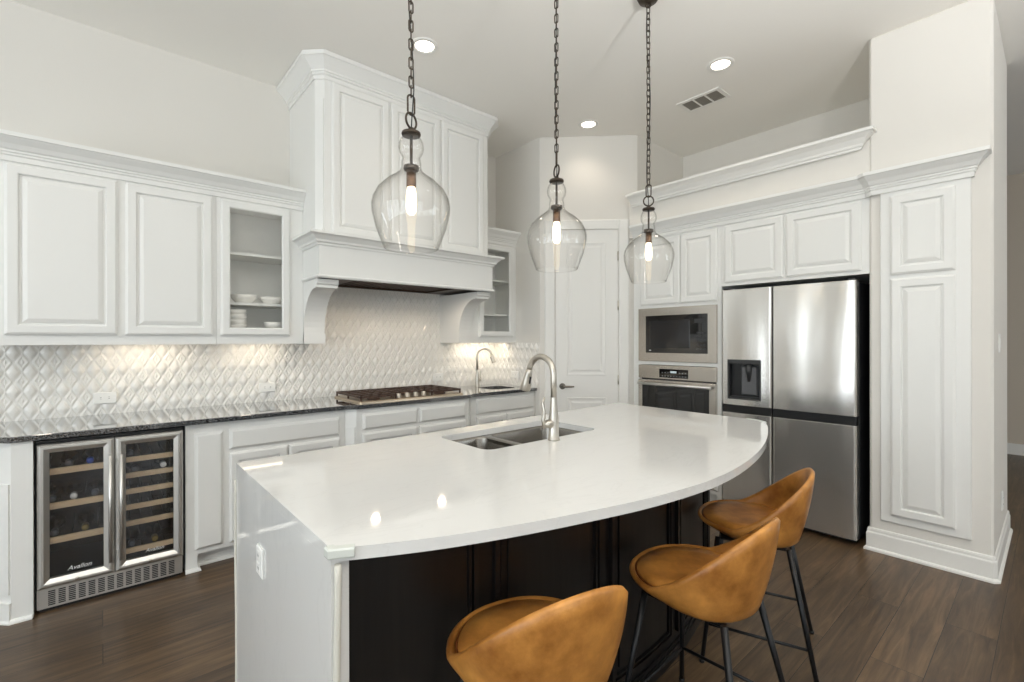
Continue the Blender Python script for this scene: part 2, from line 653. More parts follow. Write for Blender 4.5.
def rrect(x0, x1, y0, y1, r, n=6):
    pts = []
    for cx, cy, a0 in ((x1 - r, y0 + r, -90), (x1 - r, y1 - r, 0), (x0 + r, y1 - r, 90), (x0 + r, y0 + r, 180)):
        for k in range(n + 1):
            a = math.radians(a0 + 90 * k / n)
            pts.append((cx + r * math.cos(a), cy + r * math.sin(a)))
    return pts


def thing(name, label, cat, loc=(0, 0, 0), group=None):
    o = bpy.data.objects.new(name, None)
    o.empty_display_size = 0.1
    COL.objects.link(o)
    o.location = loc
    o['label'], o['category'] = label, cat
    if group:
        o['group'] = group
    return o


def tag(o, label, cat, group=None):
    o['label'], o['category'] = label, cat
    if group:
        o['group'] = group
    return o


def struct(o):
    o['kind'] = 'structure'
    return o


def copy_tree(o, parent=None):
    c = o.copy()
    COL.objects.link(c)
    if parent is not None:
        c.parent = parent
    for ch in list(o.children):
        copy_tree(ch, c)
    return c


X, Y, Z = Vector((1, 0, 0)), Vector((0, 1, 0)), Vector((0, 0, 1))

# ------------------------------------------------------------------ room shell
XL, XR, YR, YB = -4.2, 8.3, -5.0, 4.0
XS, WX = 3.24, 3.83          # side wall of the bar nook; face of the fridge wall
PA, PB = (XS, 3.318), (3.895, 2.69)   # diagonal pantry wall
struct(MB().box(XL - .15, XR + .15, YR - .15, YB + .15, -.1, 0).build('floor', 'floor'))
struct(MB().box(XL - .15, XR + .15, YR - .15, YB + 4, CEIL, CEIL + .1).build('ceiling', 'ceiling'))
b = MB()
nx0, nx1 = WINDOWS_NOOK[0]
b.box(XL, nx0, YB, YB + .12, 0, CEIL).box(nx1, XS + .1, YB, YB + .12, 0, CEIL).box(nx0, nx1, YB, YB + .12, 0, .6).box(nx0, nx1, YB, YB + .12, 2.9, CEIL)
struct(b.build('wall_back', 'wall'))
b = MB()
b.prism([(XS, YB + .1), PA, PB, (PB[0] + .08, PB[1] + .08), (XS + .12, PA[1] + .08), (XS + .12, YB + .1)], 0, CEIL)
struct(b.build('wall_pantry', 'wall'))


def wall_holes(name, axis, pos, thick, a0, a1, spans, z0, z1, mat='wall'):
    b = MB()

    def bx(u0, u1, w0, w1):
        if axis == 'x':
            b.box(pos - thick, pos, u0, u1, w0, w1)
        else:
            b.box(u0, u1, pos - thick, pos, w0, w1)
    e = a0
    for s0, s1 in spans:
        bx(e, s0, 0, CEIL)
        bx(s0, s1, 0, z0)
        bx(s0, s1, z1, CEIL)
        e = s1
    bx(e, a1, 0, CEIL)
    return struct(b.build(name, mat))


wall_holes('wall_left', 'x', XL, .14, YR, YB + .12, WINDOWS_LEFT, .6, 2.9)
wall_holes('wall_rear', 'y', YR, .14, XL, XR, WINDOWS_REAR + [(5.6, 7.6)], .6, 2.9)


def window(k, axis, pos, s0, s1):
    f, g = MB(), MB()

    def bx(mb, u0, u1, w0, w1, d0, d1):
        if axis == 'x':
            mb.box(pos + d0, pos + d1, u0, u1, w0, w1)
        elif axis == 'n':
            mb.box(u0, u1, pos - d1, pos - d0, w0, w1)
        else:
            mb.box(u0, u1, pos + d0, pos + d1, w0, w1)
    for u0, u1, w0, w1 in ((s0 - .08, s0, .5, 3.0), (s1, s1 + .08, .5, 3.0), (s0, s1, 2.9, 3.0), (s0, s1, .5, .6)):
        bx(f, u0, u1, w0, w1, 0, .02)
    mid = (s0 + s1) / 2
    for u0, u1, w0, w1 in ((s0, s0 + .05, .6, 2.9), (s1 - .05, s1, .6, 2.9), (mid - .02, mid + .02, .6, 2.9), (s0, s1, .6, .65), (s0, s1, 2.85, 2.9), (s0, s1, 2.1, 2.14)):
        bx(f, u0, u1, w0, w1, -.05, -.01)
    bx(g, s0 + .05, s1 - .05, .65, 2.85, -.035, -.03)
    w = struct(f.build('window_%d' % k, 'trim'))
    g.build('pane', 'frost', w)


k = 1
for s in WINDOWS_LEFT:
    window(k, 'x', XL, *s); k += 1
for s in WINDOWS_REAR + [(5.6, 7.6)]:
    window(k, 'y', YR, *s); k += 1
window(k, 'n', YB, *WINDOWS_NOOK[0])

# fridge wall: solid parts around the appliance recess
TY0, TY1 = .235, .812        # tall drywall pier
b = MB()
b.bbox(WX, 4.95, TY0, TY1, 0, CEIL, .012)
struct(b.build('wall_pier', 'wall'))
b = MB()
b.box(4.78, 4.95, TY1, 2.75, 0, CEIL)
struct(b.build('wall_niche_back', 'wall'))
b = MB()
b.prism([(PB[0], PB[1]), (PB[0] + .03, 2.665), (4.95, 2.665), (4.95, 2.8), (PB[0] + .08, 2.8)], 0, CEIL)
struct(b.build('wall_niche_side', 'wall'))
b = MB()
b.box(WX + .012, 4.78, TY1, 2.70, 2.36, 2.74)          # bulkhead over the cabinets, its top the plant ledge
struct(b.build('wall_bulkhead', 'wall'))
# hall beyond the pier
struct(MB().box(XR, XR + .12, YR, YB + 4, 0, CEIL).build('wall_hall', plain('hall_paint', srgb(206, 196, 182), .85, bump=.1, bscale=140)))
struct(MB().box(4.95, XR, 5.0, 5.12, 0, CEIL).build('wall_hall_end', 'wall'))
struct(MB().box(4.83, 4.95, 2.8, 5.0, 0, CEIL).build('wall_hall_side', 'wall'))
b = MB()
b.box(XR - .018, XR, YR, 5, 0, .13).box(XR - .024, XR - .018, YR, 5, 0, .02)
struct(b.build('baseboard_hall', 'trim'))
# baseboard round the pier
base_prof = [(0, 0), (.026, 0), (.026, .012), (.02, .02), (.014, .022), (.014, .112), (.012, .118), (.009, .122), (.009, .136), (.006, .145), (0, .148)]
b = MB()
b.crown([(WX + .06, TY1 + .001), (WX - .001, TY1 + .001), (WX - .001, TY0 + .01), (WX + .012, TY0 - .001), (4.95, TY0 - .001)], base_prof)
struct(b.build('baseboard_pier', 'trim'))

# ledge crown on the bulkhead
crown_small = [(0, -.10), (.010, -.10), (.012, -.085), (.022, -.08), (.026, -.065), (.05, -.035), (.075, -.018), (.08, -.012), (.092, -.012), (.092, .008), (0, .008)]
b = MB()
b.crown([(WX + .011, 2.664), (WX - .001, 2.6), (WX - .001, .862), (WX - .0003, .862)], [(o, z + 2.75) for o, z in crown_small])
struct(b.build('trim_1', 'trim'))

# ------------------------------------------------------------------ pantry door in the diagonal wall
pa, pb = Vector((PA[0], PA[1], 0)), Vector((PB[0], PB[1], 0))
du = (pb - pa).normalized()
dn = Vector((du.y, -du.x, 0))
if dn.dot(Vector((-1, -1, 0))) < 0:
    dn = -dn


def dpt(s, d=0, z=0):
    return pa + du * s + dn * d + Z * z


b = MB()
for s0, s1, z0, z1 in ((.045, .148, 0, 2.555), (.762, .862, 0, 2.555), (.148, .762, 2.462, 2.555)):
    for (i, d) in ((0, .014), (.018, .022), (.05, .018)):
        pass
    vs = []
    b.loft([[tuple(dpt(a, .0005, c)) for a, c in ((s0, z0), (s1, z0), (s1, z1), (s0, z1))],
            [tuple(dpt(a, .014, c)) for a, c in ((s0, z0), (s1, z0), (s1, z1), (s0, z1))],
            [tuple(dpt(a, .020, c)) for a, c in ((s0 + .012, z0), (s1 - .012, z0), (s1 - .012, z1 - .012 if z0 < 1 else z1 - .012), (s0 + .012, z1 - .012 if z0 < 1 else z1 - .012))]])
# inner stop bead
for s0, s1, z0, z1 in ((.128, .138, 0, 2.475), (.772, .782, 0, 2.475)):
    b.loft([[tuple(dpt(a, .018, c)) for a, c in ((s0, z0), (s1, z0), (s1, z1), (s0, z1))], [tuple(dpt(a, .026, c)) for a, c in ((s0, z0), (s1, z0), (s1, z1), (s0, z1))]])
struct(b.build('trim_2', 'trim'))
b = MB()
DS0, DS1, DH = .155, .755, 2.455
b.loft([[tuple(dpt(a, .001, c)) for a, c in ((DS0, .01), (DS1, .01), (DS1, DH), (DS0, DH))], [tuple(dpt(a, .010, c)) for a, c in ((DS0, .01), (DS1, .01), (DS1, DH), (DS0, DH))]])
pd = struct(b.build('door_1', 'trim'))
for (z0, z1) in ((.26, .828), (1.042, 2.335)):
    q = MB()
    s0, s1 = .262, .640
    prof = [(0, .010), (.004, .016), (.014, .014), (.026, .0105), (.04, .0105), (.052, .015), (.056, .0155)]
    q.loft([[tuple(dpt(a, d, c)) for a, c in ((s0 + i, z0 + i), (s1 - i, z0 + i), (s1 - i, z1 - i), (s0 + i, z1 - i))] for i, d in prof], cap=True)
    q.build('door_panel', 'trim', pd)
q = MB()
hp = dpt(.218, .010, .935)
q.tube([hp, hp + dn * .006], .03, n=24)
q.tube([hp, hp + dn * .045], .011)
q.tube([hp + dn * .045 - du * .006, hp + dn * .05 + du * .02, hp + dn * .05 + du * .075, hp + dn * .047 + du * .11], [.012, .011, .009, .007])
q.build('door_handle', 'darknickel', pd)
for z in (.32, 1.0, 1.72, 2.2):
    q = MB()
    h = dpt(.757, .016, z)
    q.tube([h - Z * .045, h + Z * .045], .006)
    q.box(0, 0, 0, 0, 0, 0) if False else None
    q.build('hinge', 'nickel', pd)

# ------------------------------------------------------------------ tile backsplash (real pillowed diamonds)


def tiles(o, u, n, w, zt, z0, holes=()):
    """diamond lattice between z0 and z0+zt along u; alternating pillow and embossed diamonds"""
    PW, PH = .070, .114
    b = MB()
    R = 6
    cols = int(w / PW) + 2
    rows = int(zt / PH) + 2
    for half in (0, 1):
        for i in range(-1, cols + 1):
            for j in range(-1, rows + 1):
                cx, cz = (i + .5 * half) * PW, (j + .5 * half) * PH + .057
                vs, idx = [], {}
                for p in range(R + 1):
                    for q in range(R + 1):
                        a, c = p / R, q / R                    # 0..1 along the two diamond edges
                        x = cx + (a - c) * PW / 2
                        z = cz + (a + c - 1) * PH / 2
                        ea = min(a, 1 - a, c, 1 - c)
                        if half == 0:
                            hgt = .004 + .0115 * math.sin(math.pi * a) ** .7 * math.sin(math.pi * c) ** .7 if ea > 0 else 0
                        else:
                            hgt = 0 if ea == 0 else (.005 if abs(ea - 1 / 6) < .01 else (.0018 if abs(ea - 2 / 6) < .01 else .006))
                        vs.append((x, z, hgt))
                fs = [(p * (R + 1) + q, (p + 1) * (R + 1) + q, (p + 1) * (R + 1) + q + 1, p * (R + 1) + q + 1) for p in range(R) for q in range(R)]
                keep = []
                for f in fs:
                    mx = sum(vs[t][0] for t in f) / 4
                    mz = sum(vs[t][1] for t in f) / 4
                    if 0 <= mx <= w and 0 <= mz <= zt:
                        keep.append(f)
                if keep:
                    used = sorted({t for f in keep for t in f})
                    mp = {t: k for k, t in enumerate(used)}
                    pts = []
                    for t in used:
                        x, z, h = vs[t]
                        x = min(max(x, 0), w)
                        z = min(max(z, 0), zt)
                        pts.append(tuple(Vector(o) + Vector(u) * x + Z * (z0 + z) + Vector(n) * (.006 + h)))
                    b.add(pts, [tuple(mp[t] for t in f) for f in keep], smooth=(half == 0))
    # backing slab with edges
    P = Vector(o)
    c = [P + Vector(u) * a + Z * zz for a, zz in ((0, z0), (w, z0), (w, z0 + zt), (0, z0 + zt))]
    b.loft([[tuple(v + Vector(n) * .0005) for v in c], [tuple(v + Vector(n) * .0062) for v in c]])
    return b


bk = tiles((-.46, YB, 0), X, -Y, XS + .46, .445, .9155)
b2 = tiles((1.13, YB, 0), X, -Y, 1.53, .5, 1.3605)
bk.add(b2.v, b2.f, False)
for i, s in enumerate(b2.s):
    bk.s[len(bk.s) - len(b2.s) + i] = s
struct(bk.build('wall_backsplash', 'tile'))
struct(tiles((XS, 3.99, 0), -Y, -X, .665, .445, .9155).build('wall_backsplash_side', 'tile'))

# ------------------------------------------------------------------ cabinets
cab_crown = [(0, 2.345), (.012, 2.345), (.012, 2.372), (.018, 2.378), (.018, 2.388), (.024, 2.392), (.024, 2.402), (.032, 2.408), (.045, 2.43), (.068, 2.452), (.074, 2.46), (.082, 2.462), (.082, 2.484), (0, 2.484)]
UZ0, UZ1, UY = 1.36, 2.345, 3.672


def hang_shell(b, x0, x1, y0, y1, z0, z1, t=.018):
    b.box(x0, x0 + t, y0, y1, z0, z1).box(x1 - t, x1, y0, y1, z0, z1)
    b.box(x0 + t, x1 - t, y0, y1, z0 + .025, z0 + .025 + t).box(x0 + t, x1 - t, y0, y1, z1 - t, z1)
    b.box(x0 + t, x1 - t, y1 - .01, y1, z0 + .025 + t, z1 - t)


# wall cabinet with two raised-panel doors
t = thing('wall_cabinet', 'white wall cabinet with two raised panel doors above the wine cooler', 'cabinet', (.09, YB, UZ0))
MB().box(-.43, .574, UY, YB - .001, 1.385, UZ1).box(-.43, .574, UY, UY + .02, UZ0, 1.385).box(-.43, -.41, UY + .02, YB - .001, UZ0, 1.385).build('carcass', 'cab', t)
for x0, x1 in ((-.392, .071), (.106, .554)):
    MB().door((x0, UY, 1.418), X, -Y, x1 - x0, .917).build('door', 'cab', t)


def glass_cabinet(x0, x1, g0, g1, label, cat='cabinet'):
    t = thing('glass_wall_cabinet', label, cat, ((x0 + x1) / 2, YB, UZ0))
    b = MB()
    hang_shell(b, x0, x1, UY + .02, YB - .001, UZ0, UZ1)
    for a, c, z0, z1 in ((x0, g0 + .03, UZ0, UZ1), (g1 - .03, x1, UZ0, UZ1), (g0 + .03, g1 - .03, UZ0, 1.44), (g0 + .03, g1 - .03, 2.30, UZ1)):
        b.box(a, c, UY, UY + .02, z0, z1)
    b.build('carcass', 'cab', t)
    for z in (1.640, 1.985):
        MB().box(x0 + .02, x1 - .02, UY + .035, YB - .013, z - .009, z + .009).build('shelf', 'cab', t)
    d = MB().door((g0, UY, 1.418), X, -Y, g1 - g0, .917, glass=True).build('door', 'cab', t)
    MB().box(g0 + .05, g1 - .05, UY - .012, UY - .008, 1.47, 2.285).build('glass_pane', 'frost', d)
    return t


glass_cabinet(.576, 1.129, .600, 1.036, 'white glass-door wall cabinet holding bowls, beside the two-door wall cabinet')
glass_cabinet(2.661, XS - .001, 2.757, 3.192, 'narrow white glass-door wall cabinet with bare shelves, between range hood and pantry wall')
b = MB()
b.crown([(-.43, YB - .001), (-.43, UY), (1.129, UY)], cab_crown)
tag(b.build('crown_molding', 'cab', loc=(.35, UY, 2.345)), 'white stepped crown molding along the wall cabinets above the wine cooler', 'molding')
b = MB()
b.crown([(2.661, UY), (XS - .002, UY)], cab_crown)
tag(b.build('crown_molding', 'cab', loc=(2.95, UY, 2.345)), 'short white crown molding on the glass cabinet by the pantry wall', 'molding')

# dishes behind the glass


def bowl(x, y, z, r, h, label, group, name='bowl', cat='bowl'):
    b = MB()
    b.lathe([(0.001, 0), (r * .55, 0), (r * .6, .004), (r * .9, h * .55), (r, h), (r - .004, h), (r * .86, h * .55), (r * .5, .008), (0.001, .006)], (x, y, z), 32)
    return tag(b.build(name, 'ceramic', loc=(x, y, z)), label, cat, group)


bowl(.765, 3.80, 1.6492, .086, .058, 'shallow white bowl on the lower glass cabinet shelf, above the stacked cups', 'dishes in the glass cabinet')
bowl(.945, 3.80, 1.6492, .080, .052, 'shallow white bowl on the lower glass cabinet shelf, nearer the range hood', 'dishes in the glass cabinet')
for i in range(5):
    bowl(.715, 3.80, 1.404 + i * .034, .07, .062, 'white cup in the five-high stack at the bottom of the glass cabinet', 'stacked white cups', 'cup', 'cup')
for i in range(2):
    bowl(.965, 3.80, 1.404 + i * .045, .072, .07, 'small white bowl in the pair stacked on the glass cabinet floor', 'paired small bowls')

# ---- range hood
hood = thing('range_hood', 'white panelled range hood with mantel ledge and curved corbels over the cooktop', 'range hood', (1.895, YB, 1.36))
HX0, HX1, HY = 1.1305, 2.6595, 3.36
hp_ = [(HX0, YB - .001), (HX0, 3.412), (1.182, HY), (2.622, HY), (HX1, 3.398), (HX1, YB - .001)]
MB().prism(hp_[::-1] if False else hp_, 2.10, CEIL - .002).build('chimney_body', 'cab', hood)
for x0, x1 in ((1.228, 1.664), (1.682, 2.118), (2.136, 2.572)):
    MB().door((x0, HY, 2.14), X, -Y, x1 - x0, 1.07).build('door_panel', 'cab', hood)
cn = Vector((-1, -1, 0)).normalized()
cu = Vector((1, -1, 0)).normalized()
for (bx, by, uu, nn) in ((HX0, 3.412, cu, cn),):
    q = MB()
    o_ = Vector((bx, by, 0)) + uu * .006
    q.loft([[tuple(o_ + uu * a + Z * c) for a, c in ((0, 2.131), (.061, 2.131), (.061, 3.08), (0, 3.08))], [tuple(o_ + nn * .008 + uu * a + Z * c) for a, c in ((.004, 2.131), (.057, 2.131), (.057, 3.076), (.004, 3.076))]])
    q.build('corner_pilaster', 'cab', hood)
hc = [(0, 3.215), (.008, 3.215), (.010, 3.24), (.02, 3.246), (.02, 3.258), (.028, 3.262), (.028, 3.274), (.05, 3.30), (.08, 3.33), (.088, 3.336), (.096, 3.338), (.096, CEIL - .003), (0, CEIL - .003)]
MB().crown(hp_, hc).build('crown', 'cab', hood)
# mantel
b = MB()
b.box(HX0, HX1, 3.333, 3.375, 1.828, 2.11)                       # front board
b.box(HX0, HX0 + .03, 3.375, YB - .001, 1.828, 2.11)
b.box(HX1 - .03, HX1, 3.375, YB - .001, 1.828, 2.11)
b.box(HX0 + .03, HX1 - .03, 3.375, YB - .001, 1.93, 2.11)
b.build('mantel', 'cab', hood)
mc = [(0, 2.045), (.01, 2.045), (.014, 2.06), (.026, 2.066), (.03, 2.08), (.055, 2.105), (.072, 2.112), (.078, 2.114), (.078, 2.13), (0, 2.13)]
mpath = [(HX0, 3.69), (HX0, 3.333), (HX1, 3.333), (HX1, 3.69)]
MB().crown(mpath, mc).build('mantel_crown', 'cab', hood)
MB().crown([(HX0, 3.69), (HX0, 3.333), (HX1, 3.333), (HX1, 3.69)], [(0, 1.818), (.006, 1.818), (.014, 1.826), (.014, 1.834), (.006, 1.842), (0, 1.842)]).build('bottom_bead', 'cab', hood)
for x0, x1 in ((HX0, 1.283), (2.520, HX1)):
    side = [(YB - .001, 1.36), (3.664, 1.36), (3.664, 1.438)]
    for k_ in range(13):
        a = math.pi / 2 * k_ / 12
        side.append((3.664 - .262 * (1 - math.cos(a)), 1.442 + .315 * math.sin(a)))
    side += [(3.39, 1.757), (3.39, 1.775), (3.376, 1.785), (3.376, 1.817), (YB - .001, 1.817)]
    q = MB()
    q.loft([[(x0 + .0, y, z) for y, z in side], [(x1, y, z) for y, z in side]])
    q.box(x0 - .004 if x0 > 2 else x0, x1 + (.004 if x0 < 2 else 0), 3.658, 3.7, 1.36, 1.434)
    q.build('corbel', 'cab', hood)
q = MB()
q.box(HX0 + .03, HX1 - .03, 3.375, 3.42, 1.836, 1.93).box(HX0 + .03, HX1 - .03, 3.95, YB - .012, 1.836, 1.93)
q.box(HX0 + .03, 1.45, 3.42, 3.95, 1.836, 1.93).box(2.35, HX1 - .03, 3.42, 3.95, 1.836, 1.93)
q.build('liner', plain('hood_liner', srgb(74, 58, 46), .4, metal=.4), hood)
q = MB()
q.box(1.45, 2.35, 3.42, 3.95, 1.862, 1.929)
for i in range(18):
    q.box(1.46 + i * .0495, 1.49 + i * .0495, 3.43, 3.94, 1.85, 1.862)
q.build('filter', 'iron', hood)

# ---- base cabinets along the back wall
BY, BD = 3.388, 3.368      # face-frame plane, door front plane (= BY - .02)
CT0 = .885


def toe(b, x0, x1, y):
    b.box(x0, x1, y + .075, YB - .001, 0, .1)


t = thing('base_end_cabinet', 'white clipped-corner end panel of the base run beside the wine cooler', 'cabinet', (-.33, 3.6, 0))
b = MB()
ep = [(-.262, YB - .001), (-.262, 3.352), (-.338, 3.352), (-.42, 3.434), (-.42, YB - .001)]
b.prism(ep[::-1], 0, CT0 - .001)
b.build('carcass', 'cab', t)
q = MB()
o_ = Vector((-.338, 3.352, 0))
uu, nn = Vector((-1, 1, 0)).normalized(), Vector((-1, -1, 0)).normalized()
q.loft([[tuple(o_ + uu * a + Z * c) for a, c in ((.006, .14), (.108, .14), (.108, .68), (.006, .68))], [tuple(o_ + nn * .008 + uu * a + Z * c) for a, c in ((.006, .14), (.108, .14), (.108, .68), (.006, .68))]])
q.loft([[tuple(o_ + uu * a + Z * c) for a, c in ((0, 0), (.115, 0), (.115, .1), (0, .1))], [tuple(o_ + nn * .01 + uu * a + Z * c) for a, c in ((0, 0), (.115, 0), (.115, .1), (0, .1))]])
q.build('corner_pilaster', 'cab', t)
MB().crown([(-.42, 3.5), (-.42, 3.434), (-.338, 3.352), (-.265, 3.352)], [(0, 0), (.016, 0), (.016, .008), (.008, .018), (0, .02)]).build('shoe_molding', 'cab', t)

t = thing('base_cabinet', 'white base cabinet with narrow pull-out door and wide drawer next to the wine cooler', 'cabinet', (.85, 3.6, 0))
b = MB()
b.box(.372, 1.329, BY, YB - .001, .1, CT0 - .001)
toe(b, .43, 1.329, BY)
b.box(.372, .432, BY, YB - .001, 0, .1)
b.build('carcass', 'cab', t)
MB().door((.417, BY, .128), X, -Y, .148, .698, flat=True).build('door', 'cab', t)
MB().door((.598, BY, .704), X, -Y, .69, .127, flat=True).build('drawer', 'cab', t)
for x0 in (.598, .947):
    MB().door((x0, BY, .128), X, -Y, .341, .556).build('door', 'cab', t)
MB().crown([(.370, 3.388), (.432, 3.388), (.432, 3.463), (1.3, 3.463)], [(0, 0), (.016, 0), (.016, .008), (.008, .018), (0, .02)]).build('shoe_molding', 'cab', t)

FY = 3.332
t = thing('range_base_cabinet', 'white bumped-out base cabinet with two drawer fronts under the gas cooktop', 'cabinet', (1.9, 3.6, 0))
b = MB()
rp = [(1.331, YB - .001), (1.331, 3.395), (1.394, FY), (2.386, FY), (2.449, 3.395), (2.449, YB - .001)]
b.prism(inset(rp, .0005), .1, CT0 - .001)
b.prism(inset(rp, .05), 0, .1)
b.build('carcass', 'cab', t)
for x0, x1 in ((1.438, 1.884), (1.906, 2.352)):
    MB().door((x0, FY, .728), X, -Y, x1 - x0, .118, flat=True).build('drawer', 'cab', t)
    MB().door((x0, FY, .128), X, -Y, x1 - x0, .575).build('door', 'cab', t)
for (bx, by, uu, nn) in ((1.331, 3.395, Vector((1, -1, 0)).normalized(), Vector((-1, -1, 0)).normalized()), (2.386, FY, Vector((1, 1, 0)).normalized(), Vector((1, -1, 0)).normalized())):
    q = MB()
    o_ = Vector((bx, by, 0))
    for z0, z1 in ((.16, .755), (.1, .14)):
        q.loft([[tuple(o_ + uu * a + Z * c) for a, c in ((.008, z0), (.081, z0), (.081, z1), (.008, z1))], [tuple(o_ + nn * .008 + uu * a + Z * c) for a, c in ((.01, z0), (.079, z0), (.079, z1), (.01, z1))]])
    q.build('corner_pilaster', 'cab', t)

t = thing('sink_base_cabinet', 'white base cabinet with a wide false drawer front under the prep sink', 'cabinet', (2.85, 3.6, 0))
b = MB()
b.box(2.451, 2.5, BY, YB - .001, .1, CT0 - .001).box(2.5, XS - .007, BY, BY + .02, .1, CT0 - .001)
b.box(2.5, XS - .007, BY + .02, YB - .001, .1, .12).box(XS - .03, XS - .007, BY + .02, YB - .001, .12, CT0 - .001)
toe(b, 2.451, XS - .007, BY)
b.build('carcass', 'cab', t)
MB().door((2.515, BY, .722), X, -Y, .69, .137, flat=True).build('drawer_front', 'cab', t)
for x0 in (2.515, 2.864):
    MB().door((x0, BY, .128), X, -Y, .341, .57).build('door', 'cab', t)

# ---- granite counter with prep sink cut-out
SX0, SX1, SY0, SY1 = 2.80, 3.10, 3.50, 3.78
front = [(-.44, YB - .0075), (-.44, 3.42), (-.345, 3.330), (1.322, 3.352), (1.386, 3.306), (2.394, 3.306), (2.458, 3.352), (XS - .0075, 3.352), (XS - .0075, YB - .0075)]
ccx, ccy = (SX0 + SX1) / 2, (SY0 + SY1) / 2


def slab_with_hole(b, outer, hole, z0, z1):
    """outer and hole both counter-clockwise; triangulated with mathutils"""
    from mathutils.geometry import tessellate_polygon
    ring = [Vector((x, y, 0)) for x, y in outer]
    hol = [Vector((x, y, 0)) for x, y in hole]
    tris = tessellate_polygon([ring, hol])
    allp = outer + hole
    n0, n1 = len(outer), len(hole)
    vs = [(x, y, z0) for x, y in allp] + [(x, y, z1) for x, y in allp]
    k = len(allp)
    fs = [tuple(t) for t in tris] + [tuple(i + k for i in t) for t in tris]
    for i in range(n0):
        j = (i + 1) % n0
        fs.append((i, j, j + k, i + k))
    for i in range(n1):
        j = (i + 1) % n1
        fs.append((n0 + i, n0 + j, n0 + j + k, n0 + i + k))
    b.add(vs, fs)


b = MB()
slab_with_hole(b, front, rrect(SX0, SX1, SY0, SY1, .06), CT0, .915)
tag(b.build('granite_countertop', 'granite', loc=(1.3, 3.65, CT0), bevel=.003), 'polished black granite countertop running along the tiled back wall', 'countertop')
b = MB()


def basin(b, x0, x1, y0, y1, r, ztop, depth, lip=.02, drain=True):
    t_ = .003
    loops = []
    for off, z in ((-lip, ztop), (0, ztop), (.004, ztop - .01), (.006, ztop - depth + .04), (.02, ztop - depth + .008), (.05, ztop - depth)):
        loops.append([(x, y, z) for x, y in rrect(x0 + off, x1 - off, y0 + off, y1 - off, max(.012, r - off * .6), 8)])
    loops.append([((x0 + x1) / 2 + (x - (x0 + x1) / 2) * .1, (y0 + y1) / 2 + (y - (y0 + y1) / 2) * .1, ztop - depth - .003) for x, y, z in loops[-1]])
    b.loft(loops, cap=False, smooth=True)
    o = len(b.v) - len(loops[-1])
    b.f.append(tuple(range(o, o + len(loops[-1]))))
    b.s.append(False)
    # outer skin so the bowl has thickness
    loops2 = [[(x, y, z - .003) for x, y, z in l] for l in loops]
    b.loft(loops2, cap=False, smooth=True)


basin(b, SX0, SX1, SY0, SY1, .06, CT0 - .002, .17)
tag(b.build('prep_sink', 'sink', loc=(ccx, ccy, .7)), 'small undermount bar sink set in the black granite countertop', 'sink')


def faucet(name, label, base, spout_dir, lever_dir, h, reach, drop, r, scale=1.0):
    bx, by, bz = base
    B = Vector(base)
    sd, ld = Vector(spout_dir).normalized(), Vector(lever_dir).normalized()
    t = thing(name, label, 'faucet', base)
    q = MB()
    q.lathe([(.0005, 0), (.029 * scale, 0), (.029 * scale, .006), (.025 * scale, .012), (.0235 * scale, .06 * scale), (.023 * scale, .10 * scale), (.017 * scale, .16 * scale), (r, .2 * scale)], base, 24)
    q.build('base', 'nickel', t)
    pts = [B + Z * .19 * scale]
    R_ = reach / 2
    zc = h - R_
    pts.append(B + Z * zc * .9)
    for k_ in range(13):
        a = math.pi - math.pi * 0.94 * k_ / 12
        pts.append(B + Z * zc + sd * (R_ + R_ * math.cos(a)) + Z * (R_ * math.sin(a)))
    q = MB()
    q.tube(pts, r, n=16)
    q.build('spout', 'nickel', t)
    end = pts[-1]
    dr = (pts[-1] - pts[-2]).normalized()
    q = MB()
    q.tube([end - dr * .005, end + dr * drop * .15, end + dr * drop * .6, end + dr * drop * .95, end + dr * drop], [r * 1.05, r * 1.2, r * 1.55, r * 1.95, r * 1.8], n=18)
    hd = q.build('spray_head', 'nickel', t)
    q = MB()
    mid = end + dr * drop * .45 - sd * 0 + sd * r * 1.35
    mid = end + dr * drop * .5 - ld.cross(Z) * 0 - sd * r * 1.35
    q.tube([mid - dr * .018, mid + dr * .018], .006)
    q.build('spray_button', 'black', hd)
    q = MB()
    J = B + Z * .078 * scale
    q.tube([J, J + ld * .02 * scale, J + ld * .045 * scale, J + ld * .058 * scale], [.019 * scale, .021 * scale, .018 * scale, .009 * scale], n=16)
    lv = J + ld * .052 * scale
    q.tube([lv - Z * .015 * scale + ld * .004, lv + ld * .012 * scale + Z * .02 * scale, lv + ld * .004 * scale + Z * .06 * scale, lv + ld * .014 * scale + Z * .1 * scale, lv + ld * .002 + Z * .125 * scale], [.009 * scale, .010 * scale, .007 * scale, .006 * scale, .004 * scale], n=12)
    q.build('lever', 'nickel', t)
    return t


faucet('kitchen_faucet', 'brushed nickel pull-down gooseneck faucet beside the prep sink at the back wall', (2.865, 3.84, .915), (.75, -1, 0), (1, .25, 0), .385, .15, .085, .0115, .85)

# ---- cooktop
t = thing('gas_cooktop', 'stainless gas cooktop with dark cast iron grates and five front knobs', 'cooktop', (1.9, 3.62, .915))
b = MB()
b.loft([[(x, y, z) for x, y in rrect(1.435 + i, 2.365 - i, 3.365 + i, 3.885 - i, .015)] for i, z in ((0, .9152), (0, .920), (.006, .928), (.012, .930), (.022, .926))])
b.build('tray', plain('bronze_steel', srgb(196, 182, 162), .28, metal=1.0), t)
for (cx, cy, r) in ((1.6, 3.50, .04), (1.6, 3.75, .045), (1.9, 3.68, .06), (2.2, 3.50, .045), (2.2, 3.75, .04)):
    q = MB()
    q.lathe([(.0005, .926), (r * 1.2, .926), (r * 1.2, .934), (r, .936), (r, .946), (r * .85, .95), (.0005, .95)], (cx, cy, 0), 24)
    q.build('burner', 'iron', t)


